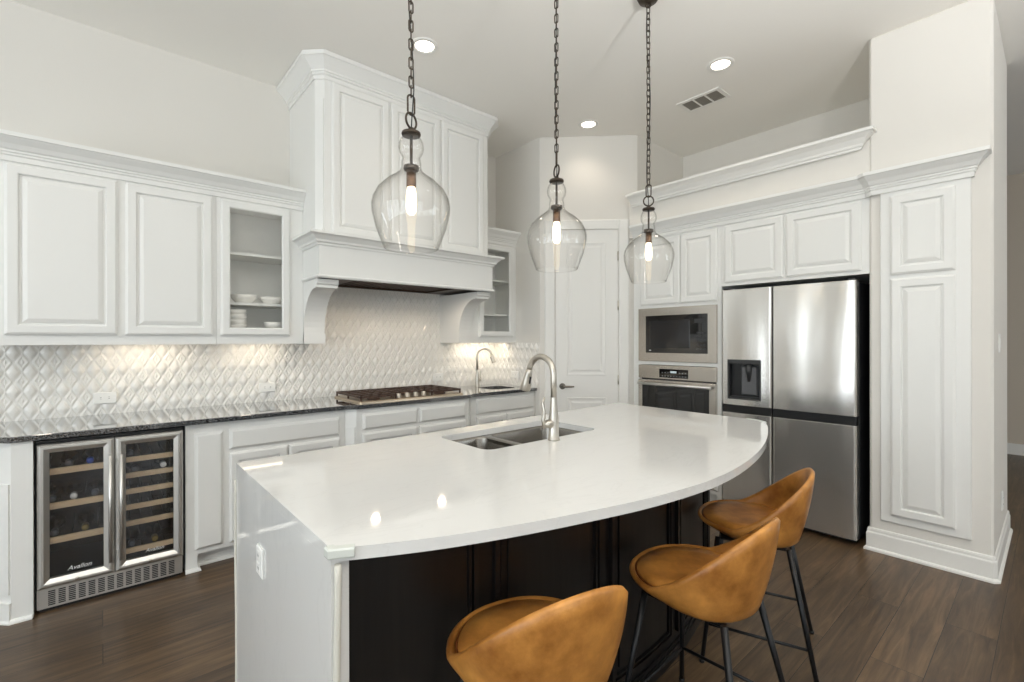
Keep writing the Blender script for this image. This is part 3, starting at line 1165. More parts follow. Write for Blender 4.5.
def grate(x0, x1, y0, y1):
    q = MB()
    w, z0, z1 = .011, .950, .966
    q.box(x0, x1, y0, y0 + w, z0, z1).box(x0, x1, y1 - w, y1, z0, z1).box(x0, x0 + w, y0, y1, z0, z1).box(x1 - w, x1, y0, y1, z0, z1)
    n = 4
    for i in range(1, n):
        x = x0 + (x1 - x0) * i / n
        q.box(x - w / 2, x + w / 2, y0, y1, z0 + .002, z1)
    for i in range(1, 4):
        y = y0 + (y1 - y0) * i / 4
        q.box(x0, x1, y - w / 2, y + w / 2, z0 + .002, z1)
    for x in (x0, x1 - w):
        for y in (y0, (y0 + y1) / 2, y1 - w):
            q.box(x, x + w, y, y + w, .9262, z0)
    q.build('grate', 'iron', t)


grate(1.45, 1.742, 3.39, 3.875)
grate(1.75, 2.05, 3.50, 3.875)
grate(2.058, 2.35, 3.39, 3.875)
for i in range(5):
    x = 1.785 + i * .076
    q = MB()
    q.lathe([(.0005, .928), (.024, .928), (.024, .933), (.021, .935), (.019, .958), (.016, .962), (.0005, .962)], (x, 3.44, 0), 20)
    q.build('knob', 'nickel', t)

# ---- wine cooler
wc = thing('wine_cooler', 'two-door stainless wine cooler with glass doors under the black countertop', 'wine cooler', (.05, 3.6, 0))
WX0, WX1, WY = -.2558, .3592, 3.392
b = MB()
b.box(WX0, WX0 + .012, WY, 3.96, .02, .872).box(WX1 - .012, WX1, WY, 3.96, .02, .872)
b.box(WX0 + .012, WX1 - .012, WY, 3.96, .86, .872).box(WX0 + .012, WX1 - .012, WY, 3.96, .0, .122)
b.box(WX0 + .012, WX1 - .012, 3.945, 3.96, .122, .86).box(.046, .056, WY, 3.945, .122, .86)
b.build('cabinet_body', 'black', wc)
# kick plate with louvre slots
q = MB()
q.box(WX0 + .004, WX1 - .004, WY - .014, WY - .001, .018, .118)
for i in range(14):
    x = WX0 + .052 + i * .0385
    for j in range(8):
        z = .032 + j * .0098
        q.box(0, 0, 0, 0, 0, 0) if False else None
plate_ = q.build('kick_plate', 'steelflat', wc)
q = MB()
for i in range(14):
    x = WX0 + .045 + i * .0385
    for j in range(8):
        z = .030 + j * .0098
        q.box(x, x + .027, WY - .0155, WY - .0138, z, z + .0055)
q.build('louvre_slots', 'black', plate_)


def wine_door(x0, x1, handle_x, zs):
    z0, z1 = .124, .858
    q = MB()
    fw = .045
    prof = [(0, 0), (0, .026), (.003, .030), (.014, .038), (.024, .038), (fw, .027), (fw, 0)]
    o, u, n = Vector((x0, WY - .002, z0)), X, -Y
    loops = [[tuple(o + u * a + Z * c + n * d) for a, c in ((i, i), (x1 - x0 - i, i), (x1 - x0 - i, z1 - z0 - i), (i, z1 - z0 - i))] for i, d in prof]
    loops.append(loops[0])
    q.loft(loops, cap=False)
    d = q.build('door', 'steelflat', wc)
    MB().box(x0 + fw - .004, x1 - fw + .004, WY - .028, WY - .023, z0 + fw - .004, z1 - fw + .004).build('glass_pane', 'coolerglass', d)
    q = MB()
    yh = WY - .068
    q.tube([(handle_x, yh, .195), (handle_x, yh, .768)], .0085, n=16)
    for z in (.23, .733):
        q.box(handle_x - .006, handle_x + .006, yh, WY - .040, z - .006, z + .006)
    q.build('handle', 'steelflat', d)
    q = MB()
    cx = (x0 + x1) / 2
    q.lathe([(.0005, 0), (.009, 0), (.009, .004), (.0005, .004)], (0, 0, 0), 16)
    q.v = [(cx + a, WY - .040 - c, z0 + .02 + bb) for a, bb, c in q.v]
    q.build('lock', 'nickel', d)
    return d


dl = wine_door(WX0 + .006, .0495, .032, 3)
drr = wine_door(.0525, WX1 - .002, .078, 5)
for z in (.705, .526, .348):
    MB().bbox(WX0 + .03, .042, WY + .012, WY + .03, z - .016, z + .016, .002).build('rack_front', 'beech', wc)
for z in (.716, .627, .537, .449, .358, .205):
    MB().bbox(.062, WX1 - .02, WY + .012, WY + .03, z - .014, z + .014, .002).build('rack_front', 'beech', wc)
for (xa, xb, zz) in ((WX0 + .016, .044, (.705, .526, .348)), (.058, WX1 - .016, (.716, .627, .537, .449, .358, .205))):
    for z in zz:
        q = MB()
        for k_ in range(6):
            xx = xa + .01 + (xb - xa - .02) * k_ / 5
            q.tube([(xx, WY + .03, z - .01), (xx, 3.93, z - .01)], .003, n=6)
        q.tube([(xa, 3.6, z - .01), (xb, 3.6, z - .01)], .003, n=6)
        q.build('wire_rack', 'blackmetal', wc)


def bottle(x, z, r, y0, cap, label):
    """bottle lying with its neck towards the door"""
    prof = [(.0005, 0), (.0135, 0), (.0145, .004), (.0145, .055), (.0135, .06), (.014, .085), (r * .75, .125), (r, .15), (r, .29), (r * .8, .298), (.0005, .298)]
    q = MB()
    q.lathe(prof, (0, 0, 0), 20)
    q.v = [(x + a, y0 + c, z + bb) for a, bb, c in q.v]
    t = thing('wine_bottle', label, 'bottle', (x, y0 + .15, z - r), 'wine bottles lying in the cooler')
    q.build('bottle_glass', 'bottle', t)
    q = MB()
    q.lathe([(.0005, -.001), (.0138, -.001), (.0155, .004), (.0155, .05), (.0146, .05)], (0, 0, 0), 20)
    q.v = [(x + a, y0 + c, z + bb) for a, bb, c in q.v]
    q.build('foil_cap', cap, t)


BR = .037
bl_ = [(-.05, .705, 'bottleblue', 'dark wine bottle with a bright blue cap on the top rack of the cooler'),
       (-.135, .705, 'foil', 'dark wine bottle with grey cap, next to the blue-capped one'),
       (-.20, .526, 'foil', 'dark wine bottle on the middle rack against the cooler side wall'),
       (-.115, .526, 'ceramic', 'dark wine bottle with a white cap on the middle rack of the cooler'),
       (-.03, .526, 'foil', 'dark wine bottle on the middle rack beside the white-capped one'),
       (-.19, .348, 'foil', 'dark wine bottle with grey cap on the lowest wooden rack of the three-rack side'),
       (-.07, .348, 'gold', 'dark wine bottle with a gold cap on the lowest wooden rack of the three-rack side'),
       (.12, .716, 'foil', 'grey-capped wine bottle on the uppermost rack of the five-rack side'),
       (.14, .627, 'foil', 'grey-capped wine bottle on the second rack of the five-rack side'),
       (.27, .627, 'ceramic', 'white-capped wine bottle on the second rack of the five-rack side'),
       (.125, .205, 'foil', 'wine bottle on the bottom rack of the five-rack side by the centre post'),
       (.23, .205, 'gold', 'gold-capped wine bottle on the bottom rack of the five-rack side')]
for x, z, cp, lb in bl_:
    bottle(x, z - .0067 + BR, BR, WY + .035, cp, lb)


def lettering(txt, size, loc, rot, mat, parent, shear=.3, name='lettering', align='LEFT', ext=.0006):
    cu_ = bpy.data.curves.new(name, 'FONT')
    cu_.body = txt
    cu_.size = size
    cu_.extrude = ext
    cu_.shear = shear
    cu_.align_x = align
    tmp = bpy.data.objects.new(name + '_tmp', cu_)
    COL.objects.link(tmp)
    bpy.context.view_layer.update()
    me = bpy.data.meshes.new_from_object(tmp.evaluated_get(bpy.context.evaluated_depsgraph_get()))
    bpy.data.objects.remove(tmp)
    o = bpy.data.objects.new(name, me)
    COL.objects.link(o)
    me.materials.clear()
    me.materials.append(M[mat])
    off = Vector((0, 0, 0))
    p = parent
    while p is not None:
        off += p.location
        p = p.parent
    o.parent = parent
    o.location = Vector(loc) - off
    o.rotation_euler = rot
    return o


lettering('Avallon', .031, (-.138, WY - .0287, .192), (math.pi / 2, 0, 0), 'logo', dl)
lettering('Avallon', .028, (.182, WY - .0287, .192), (math.pi / 2, 0, 0), 'logo', drr)

# ---- under-cabinet light bars
for i, (x0, x1, lb) in enumerate(((0.0, .42, 'slim under-cabinet light bar above the wine cooler counter'), (.68, 1.04, 'slim under-cabinet light bar beneath the glass cabinet with bowls'), (2.68, 3.18, 'slim under-cabinet light bar over the prep sink'))):
    t = thing('light_bar', lb, 'light', ((x0 + x1) / 2, 3.84, 1.37), 'under-cabinet light bars')
    MB().box(x0, x1, 3.82, 3.86, 1.372, 1.3845).build('housing', 'trim', t)
    MB().box(x0 + .01, x1 - .01, 3.826, 3.854, 1.368, 1.372).build('diffuser', 'bar', t)

# ---- outlets


def outlet(o, u, n, w, h, label, horizontal=True, kind='outlet', name='outlet'):
    o, u, n = Vector(o), Vector(u), Vector(n)
    t = thing(name, label, kind, tuple(o))
    b = MB()
    b.loft([[tuple(o + u * a + Z * c + n * d) for a, c in ((-w / 2 + i, -h / 2 + i), (w / 2 - i, -h / 2 + i), (w / 2 - i, h / 2 - i), (-w / 2 + i, h / 2 - i))] for i, d in ((0, 0), (0, .004), (.004, .007))])
    b.build('cover_plate', 'plate', t)
    for k_ in (-1, 1):
        c0 = (u * (.02 * k_) if horizontal else Z * (.02 * k_))
        q = MB().loft([[tuple(o + c0 + u * a * (1 if horizontal else 1.1) + Z * c + n * d) for a, c in ((-.015, -.014), (.015, -.014), (.015, .014), (-.015, .014))] for d in (.0068, .0085)])
        rc = q.build('receptacle', 'plate', t)
        for e in (-.005, .005):
            q = MB().loft([[tuple(o + c0 + (Z if horizontal else u) * e + u * a + Z * c + n * d) for a, c in (((-.004, -.001), (.004, -.001), (.004, .001), (-.004, .001)) if horizontal else ((-.001, -.004), (.001, -.004), (.001, .004), (-.001, .004)))] for d in (.008, .009)])
            q.build('slot', 'slot', rc)
    return t


outlet((.013, 3.978, 1.02), X, -Y, .116, .074, 'white horizontal outlet plate on the tile above the wine cooler')
outlet((.96, 3.978, 1.025), X, -Y, .116, .074, 'white horizontal outlet plate on the tile beneath the glass cabinet with bowls')
outlet((2.49, 3.978, 1.025), X, -Y, .116, .074, 'white horizontal outlet plate on the tile just behind the cooktop end')
outlet((3.222, 3.67, 1.03), -Y, -X, .116, .074, 'white outlet plate on the side tile wall by the pantry')
outlet((4.398, TY0 - .0005, .338), X, -Y, .074, .116, 'white upright outlet on the end face of the drywall pier', False)

t = thing('light_switch', 'white light switch at shoulder height on the end face of the drywall pier', 'switch', (4.17, TY0 - .0005, 1.36))
MB().bbox(4.135, 4.205, TY0 - .007, TY0 - .0005, 1.302, 1.418, .002).build('cover_plate', 'plate', t)
MB().bbox(4.157, 4.183, TY0 - .010, TY0 - .0065, 1.33, 1.39, .002).build('rocker', 'plate', t)

# ------------------------------------------------------------------ oven tower and fridge surround
CX = 3.85
t = thing('oven_cabinet', 'tall white oven cabinet with two upper doors, built around microwave and oven', 'cabinet', (4.15, 2.22, 0))
OY0, OY1 = 1.806, 2.655
b = MB()
b.box(CX + .02, 4.45, OY1 - .02, OY1, 0, 2.356).box(CX + .02, 4.45, OY0, OY0 + .02, 0, 2.356).box(4.43, 4.45, OY0 + .02, OY1 - .02, 0, 2.356)
for y0, y1, z0, z1 in ((OY0, 1.848, 0, 2.356), (2.582, OY1, 0, 2.356), (1.848, 2.582, 1.668, 2.356), (1.848, 2.582, 1.158, 1.192), (1.848, 2.582, .1, .46)):
    b.box(CX, CX + .02, y0, y1, z0, z1)
b.box(CX + .02, 4.43, OY0 + .02, OY1 - .02, 1.66, 1.68).box(CX + .02, 4.43, OY0 + .02, OY1 - .02, 1.166, 1.184).box(CX + .02, 4.43, OY0 + .02, OY1 - .02, .44, .455)
b.box(CX + .07, 4.43, OY0 + .02, OY1 - .02, 0, .1)
b.build('carcass', 'cab', t)
for y0, y1 in ((2.172, 2.575), (1.838, 2.164)):
    MB().door((CX, y1, 1.706), -Y, -X, y1 - y0, .60).build('door', 'cab', t)
MB().door((CX, 2.575, .128), -Y, -X, .737, .30, flat=True).build('drawer', 'cab', t)

t = thing('fridge_top_cabinet', 'white two-door cabinet bridging above the refrigerator', 'cabinet', (4.15, 1.31, 1.82))
b = MB()
b.box(CX, 4.45, TY1 + .002, OY0 - .002, 1.822, 2.356)
b.build('carcass', 'cab', t)
for y0, y1 in ((1.338, 1.775), (.858, 1.318)):
    MB().door((CX, y1, 1.848), -Y, -X, y1 - y0, .465).build('door', 'cab', t)

# pantry facing on the pier
t = thing('pantry_cabinet', 'tall white pantry cabinet facing with short upper and long lower panel doors', 'cabinet', (WX, .54, .21))
b = MB()
b.bbox(WX - .018, WX - .0005, .325, .750, .213, 2.345, .003)
b.build('face_frame', 'cab', t)
MB().door((WX - .018, .696, 1.795), -Y, -X, .305, .50).build('door', 'cab', t)
MB().door((WX - .018, .696, .262), -Y, -X, .305, 1.505).build('door', 'cab', t)
b = MB()
wall_crown = [(o, z - .02) for o, z in cab_crown]
b.crown([(CX - .001, OY1), (CX - .001, .83), (WX - .019, .79), (WX - .019, .323), (WX - .0005, .323)], [(o, z) for o, z in wall_crown])
b.box(WX - .019, WX - .0005, .324, .78, 2.3465, 2.4635)
tag(b.build('crown_molding', 'cab', loc=(3.84, 1.5, 2.32)), 'long white crown molding jogging from the oven tower across to the pantry facing', 'molding')

# ---- microwave
mw = thing('microwave', 'built-in stainless microwave with black glass door above the wall oven', 'microwave', (4.0, 2.21, 1.2))
FX = CX - .003
b = MB()
b.box(CX + .006, 4.35, 1.86, 2.57, 1.2, 1.655)
b.build('body', 'darkgrey', mw)
b = MB()


def ring(b, xf, y0, y1, z0, z1, w0, w1, wz0, wz1, t_):
    loops = []
    for (i, d) in ((0, 0), (0, t_ - .003), (.003, t_)):
        loops.append([(xf - d, y, z) for y, z in ((y1 - i, z0 + i), (y0 + i, z0 + i), (y0 + i, z1 - i), (y1 - i, z1 - i))])
    for d in (t_, 0):
        loops.append([(xf - d, y, z) for y, z in ((w1, wz0), (w0, wz0), (w0, wz1), (w1, wz1))])
    loops.append(loops[0])
    b.loft(loops, cap=False)


ring(b, CX - .0005, 1.838, 2.594, 1.188, 1.676, 1.916, 2.512, 1.266, 1.606, .018)
b.build('trim_frame', 'steelwarm', mw)
d = MB().box(CX - .014, CX + .006, 1.917, 2.511, 1.267, 1.605).build('door', 'blackglass', mw)
q = MB()
q.loft([[(CX - .0142, y, z) for y, z in ((2.47, 1.31), (2.08, 1.31), (2.08, 1.56), (2.47, 1.56))], [(CX - .0150, y, z) for y, z in ((2.468, 1.312), (2.082, 1.312), (2.082, 1.558), (2.468, 1.558))]])
q.build('window', plain('smoked_window', srgb(40, 40, 42), .06), d)
q = MB()
for r_ in range(5):
    for c2 in range(3):
        q.box(CX - .0148, CX - .0140, 1.936 + c2 * .03, 1.956 + c2 * .03, 1.30 + r_ * .035, 1.312 + r_ * .035)
q.build('keypad', plain('keypad_grey', srgb(52, 52, 54), .3), d)
MB().box(CX - .0148, CX - .0140, 1.935, 2.035, 1.53, 1.565).build('display', 'darkgrey', d)
MB().box(CX - .0146, CX - .0139, 2.46, 2.48, 1.285, 1.293).build('logo_badge', 'logo', d)

# ---- wall oven
ov = thing('oven', 'stainless wall oven with glass door and bar handle under the microwave', 'oven', (4.0, 2.21, .46))
MB().box(CX + .006, 4.38, 1.86, 2.57, .465, 1.15).build('body', 'darkgrey', ov)
b = MB()
b.bbox(CX - .02, CX + .005, 1.840, 2.592, 1.03, 1.153, .003)
cpn = b.build('control_panel', 'steelwarm', ov)
MB().box(CX - .0215, CX - .0195, 2.09, 2.37, 1.045, 1.122).build('display', 'blackglass', cpn)
q = MB()
for i in range(9):
    for j in range(2):
        if 3 <= i <= 5 and j == 1:
            continue
        MB().box(CX - .0222, CX - .0214, 2.108 + i * .028, 2.12 + i * .028, 1.056 + j * .03, 1.064 + j * .03).build('button', M['button'], cpn)
MB().box(CX - .0222, CX - .0214, 2.20, 2.26, 1.088, 1.106).build('clock', 'display', cpn)
b = MB()
ring(b, CX - .0005, 1.842, 2.590, .47, 1.018, 1.90, 2.545, .53, .985, .026)
od = b.build('door', 'steelwarm', ov)
MB().box(CX - .020, CX - .014, 1.899, 2.546, .529, .986).build('glass_pane', 'blackglass', od)
q = MB()
q.tube([(CX - .068, 1.868, .985), (CX - .068, 2.564, .985)], .013, n=14)
for y in (1.90, 2.53):
    q.tube([(CX - .068, y, .985), (CX - .022, y, .985)], .010)
q.build('handle', 'steelflat', od)

# ---- refrigerator
fr = thing('refrigerator', 'stainless four-door refrigerator with an ice and water dispenser', 'refrigerator', (4.1, 1.32, 0))
RX = 3.785
b = MB()
b.bbox(RX + .075, 4.55, .874, 1.776, .03, 1.775, .005)
b.box(RX + .10, 4.5, .90, 1.75, 0, .03)
b.build('cabinet_body', 'darkgrey', fr)
b = MB()
b.box(RX + .06, RX + .075, .88, 1.77, .03, 1.765)
b.build('gasket', 'black', fr)


def fdoor(y0, y1, z0, z1, name='door'):
    q = MB()
    n = 10
    loops = []
    r = .016
    pts = []
    # plan outline of a softly bowed door
    outl = [(RX + .058, y0), (RX + r, y0)]
    for k_ in range(1, 6):
        a = math.pi / 2 * k_ / 5
        outl.append((RX + r - r * math.sin(a), y0 + r - r * math.cos(a)))
    for k_ in range(1, 5):
        a = math.pi / 2 * k_ / 5
        outl.append((RX + r - r * math.cos(a), y1 - r + r * math.sin(a)))
    outl += [(RX + r, y1), (RX + .058, y1)]
    q.loft([[(x, y, z) for x, y in outl] for z in (z0, z1)], cap=True)
    return q.build(name, 'steel', fr, bevel=.002)


RS = 1.397
d1 = None
# freezer door with dispenser recess: build as four slabs round the opening
dy0, dy1, dz0, dz1 = 1.474, 1.728, .915, 1.228
fd = fdoor(RS + .004, 1.776, .868, 1.782)
cut = MB().box(RX - .05, RX + .046, dy0 + .012, dy1 - .012, dz0 + .014, dz1 - .03).build('cutter', None)
bo = fd.modifiers.new('recess', 'BOOLEAN')
bo.operation = 'DIFFERENCE'
bo.object = cut
bo.solver = 'EXACT'
bpy.context.view_layer.update()
me_ = bpy.data.meshes.new_from_object(fd.evaluated_get(bpy.context.evaluated_depsgraph_get()))
fd.modifiers.clear()
fd.data = me_
bpy.data.objects.remove(cut)
fdoor(.872, RS - .004, .868, 1.782)
fdoor(RS + .004, 1.776, .042, .806)
fdoor(.872, RS - .004, .042, .806)
q = MB()
q.box(RX + .012, RX + .058, .874, RS - .004, .806, .868).box(RX + .012, RX + .058, RS + .004, 1.774, .806, .868)
q.build('handle_band', 'black', fr)
q = MB()
ring(q, RX - .0005, dy0, dy1, dz0, dz1, dy0 + .012, dy1 - .012, dz0 + .014, dz1 - .03, .006)
dp = q.build('dispenser', 'darkgrey', fr)
q = MB()
ya, yb_, za, zb_ = dy0 + .0125, dy1 - .0125, dz0 + .0145, dz1 - .0305
q.box(RX + .042, RX + .0455, ya, yb_, za, zb_).box(RX + .002, RX + .042, ya, ya + .003, za, zb_).box(RX + .002, RX + .042, yb_ - .003, yb_, za, zb_)
q.box(RX + .002, RX + .042, ya + .003, yb_ - .003, zb_ - .003, zb_).box(RX + .002, RX + .042, ya + .003, yb_ - .003, za, za + .003)
q.build('recess_liner', 'black', dp)
q = MB()
q.loft([[(RX + .038, y, z) for y, z in ((ya + .02, za + .02), (ya + .15, za + .02), (ya + .15, zb_ - .02), (ya + .02, zb_ - .02))], [(RX + .022, y, z) for y, z in ((ya + .03, za + .03), (ya + .14, za + .03), (ya + .14, zb_ - .03), (ya + .03, zb_ - .03))]])
q.build('paddle_plate', plain('charcoal_paddle', srgb(92, 93, 95), .35), dp)
q = MB()
q.tube([(RX + .020, ya + .085, zb_ - .004), (RX + .018, ya + .085, zb_ - .05), (RX + .020, ya + .085, zb_ - .14)], [.022, .024, .010], n=14)
q.build('chute', 'darkgrey', dp)
q = MB()
q.box(RX + .004, RX + .040, ya + .008, yb_ - .008, za + .0035, za + .010)
q.build('drip_tray', 'darkgrey', dp)
for y in (.90, 1.75):
    q = MB()
    q.bbox(RX + .012, RX + .11, y - .02, y + .02, 1.7825, 1.797, .004)
    q.build('hinge_cover', 'black', fr)
struct(MB().box(4.56, 4.60, TY1 + .001, OY0 - .001, 0, 1.82).build('wall_recess', 'cavity'))  # dark back sheet, shade of the refrigerator recess put into its colour
struct(MB().box(WX + .05, 4.55, TY1 + .0005, TY1 + .003, .15, 1.82).build('wall_recess_side', 'cavity'))  # thin dark sheet painting shade onto the pier side of the gap

# ------------------------------------------------------------------ kitchen island
IX0, IX1 = .387, 2.47


def ib(x, d=0):
    """front face of the island base, bowed"""
    return 1.075 + .19 * (x - 1.55) ** 2 + d


isl = thing('kitchen_island', 'black stained kitchen island base with bowed panelled front', 'kitchen island', (1.5, 1.6, 0))
b = MB()
xs = [.428 + (IX1 - .428) * i / 40 for i in range(41)]
ITOP = .883
poly = [(x, ib(x)) for x in xs] + [(IX1, 2.0), (.428, 2.0)]
SKX0, SKX1, SKY0, SKY1 = 1.228, 1.968, 1.578, 1.968
b.loft([[(x, y, .06) for x, y in poly], [(x, y, .66) for x, y in poly]])
slab_with_hole(b, poly, [(SKX0 - .04, SKY0 - .04), (SKX1 + .04, SKY0 - .04), (SKX1 + .04, SKY1 + .03), (SKX0 - .04, SKY1 + .03)], .66, ITOP)
b.loft([[(x, y, z) for x, y in inset(poly, .04)] for z in (0, .06)])
b.build('carcass', 'darkwood', isl)


def strip(x0, x1, d0, d1, z0, z1, n=8):
    """a raised strip that follows the bowed front"""
    xx = [x0 + (x1 - x0) * i / n for i in range(n + 1)]
    pts = [(x, ib(x) - d1) for x in xx] + [(x, ib(x) - d0) for x in reversed(xx)]
    return [[(x, y, z0) for x, y in pts], [(x, y, z1) for x, y in pts]]


bounds = [.43, .89, 1.38, 1.87, 2.36]
for i in range(4):
    x0, x1 = bounds[i] + (.026 if i else .03), bounds[i + 1] - .026
    q = MB()
    q.loft(strip(x0 + .05, x1 - .05, 0, .008, .16, .83))
    q.build('panel', 'darkwood', isl)
    q = MB()
    for a, w, d in ((0, .016, .016), (.022, .008, .012)):
        q.loft(strip(x0 + a, x0 + a + w, 0, d, .11 + a, .875 - a, 2))
        q.loft(strip(x1 - a - w, x1 - a, 0, d, .11 + a, .875 - a, 2))
        q.loft(strip(x0 + a, x1 - a, 0, d, .11 + a, .11 + a + w))
        q.loft(strip(x0 + a, x1 - a, 0, d, .875 - a - w, .875 - a))
    q.build('panel_molding', 'darkwood', isl)
q = MB()
for x in (2.39, 2.435):
    q.loft(strip(x, x + .018, 0, .014, .1, .875, 2))
q.build('corner_fluting', 'darkwood', isl)
q = MB()
q.loft(strip(.43, IX1, 0, .014, .0, .055, 40)).loft(strip(.43, IX1, 0, .008, .055, .07, 40))
q.build('plinth', 'darkwood', isl)

# quartz top with waterfall end
arc = [(.386, 1.0635), (.43, 1.041), (.52, .996), (.63, .948), (.77, .900), (.90, .862), (1.03, .829), (1.17, .796), (1.31, .773), (1.47, .757), (1.58, .754), (1.71, .760), (1.86, .778), (2.0, .802), (2.14, .832), (2.31, .878), (2.476, .932), (2.62, .985), (2.75, 1.038), (2.83, 1.083), (2.872, 1.135), (2.886, 1.2)]


def smooth_arc(p, it=2):
    for _ in range(it):
        o = [p[0]]
        for a, c in zip(p, p[1:]):
            o += [(a[0] * .75 + c[0] * .25, a[1] * .75 + c[1] * .25), (a[0] * .25 + c[0] * .75, a[1] * .25 + c[1] * .75)]
        o.append(p[-1])
        p = o
    return p


arc = smooth_arc(arc, 2)
top = arc + [(2.902, 2.105), (2.888, 2.135), (2.85, 2.142), (.386, 2.0505)]
kt = thing('quartz_countertop', 'white quartz island countertop with bowed front and waterfall end panel', 'countertop', (1.5, 1.5, .885))
b = MB()
slab_with_hole(b, top, rrect(SKX0, SKX1, SKY0, SKY1, .05), .885, .915)
b.build('slab', 'quartz', kt)
MB().box(.386, .4265, 1.0636, 2.050, 0, .8849).build('waterfall_panel', 'quartz', kt)

# double-bowl sink
t = thing('double_sink', 'stainless double-bowl undermount sink in the white island countertop', 'sink', (1.6, 1.77, .7))
b = MB()
basin(b, SKX0 + .004, 1.50, SKY0 + .004, SKY1 - .004, .05, .8835, .18, lip=.012)
b.build('bowl', 'sink', t)
b = MB()
basin(b, 1.53, SKX1 - .004, SKY0 + .004, SKY1 - .004, .05, .8835, .2, lip=.012)
b.build('bowl', 'sink', t)
b = MB()
b.bbox(1.4955, 1.5345, SKY0 + .002, SKY1 - .002, .855, .8838, .006)
b.build('divider', 'sink', t)
for x in (1.375, 1.74):
    q = MB()
    q.lathe([(.0005, 0), (.04, 0), (.042, .002), (.03, .003), (.02, .001), (.0005, .001)], (x, 1.77, .7 if x < 1.5 else .6815), 20)
    q.build('drain', 'nickel', t)

faucet('kitchen_faucet', 'brushed nickel pull-down gooseneck faucet standing by the island sink', (1.598, 1.545, .915), (0, 1, 0), (-1, .1, 0), .388, .168, .105, .0145, 1.0)

outlet((.3855, 1.680, .672), -Y, -X, .07, .092, 'white upright outlet on the waterfall end of the island', False)

# child-safety edge guards
q = MB()
pts = [(.396 + .002 * math.sin(z * 9), 1.0555, z) for z in [.01 + .0362 * i for i in range(25)]]
q.tube(pts, .0078, n=10)
tag(q.build('edge_guard', 'foam', loc=(.396, 1.056, 0)), 'pale foam edge strip down the stool-side corner of the white waterfall panel', 'edge guard')
q = MB()
q.tube([(.386 + .0015 * math.sin(z * 7), 2.0575, z) for z in [.01 + .035 * i for i in range(25)]], .006, n=10)
tag(q.build('edge_guard', 'foam', loc=(.388, 2.052, 0)), 'pale foam edge strip down the waterfall corner that faces the wine cooler', 'edge guard')


def corner_guard(pts, z0, z1, label, w=.009):
    """little L-shaped bumper that caps a counter corner"""
    q = MB()
    inner = [Vector(p) for p in pts]
    cx = sum((p for p in inner), Vector((0, 0))) / len(inner)
    q.crown(pts, [(0, z0), (w * .8, z0), (w, z0 + .004), (w, z1 - .004), (w * .7, z1), (-.012, z1), (-.012, z1 - .003), (0, z1 - .003)])
    return tag(q.build('corner_guard', 'guard', loc=(pts[1][0], pts[1][1], z0)), label, 'corner guard')


corner_guard([(.3845, 1.080), (.3845, 1.0625), (.43, 1.0395)], .894, .9175, 'translucent corner bumper on the countertop corner above the foam edge strip')
corner_guard([(2.832, 1.083), (2.874, 1.134), (2.888, 1.2)], .895, .9185, 'translucent corner bumper on the rounded countertop end by the refrigerator')
corner_guard([(2.9015, 2.06), (2.9035, 2.105), (2.889, 2.1365), (2.85, 2.1435)], .895, .9185, 'translucent corner bumper on the countertop corner facing the pantry door')

# ------------------------------------------------------------------ stools


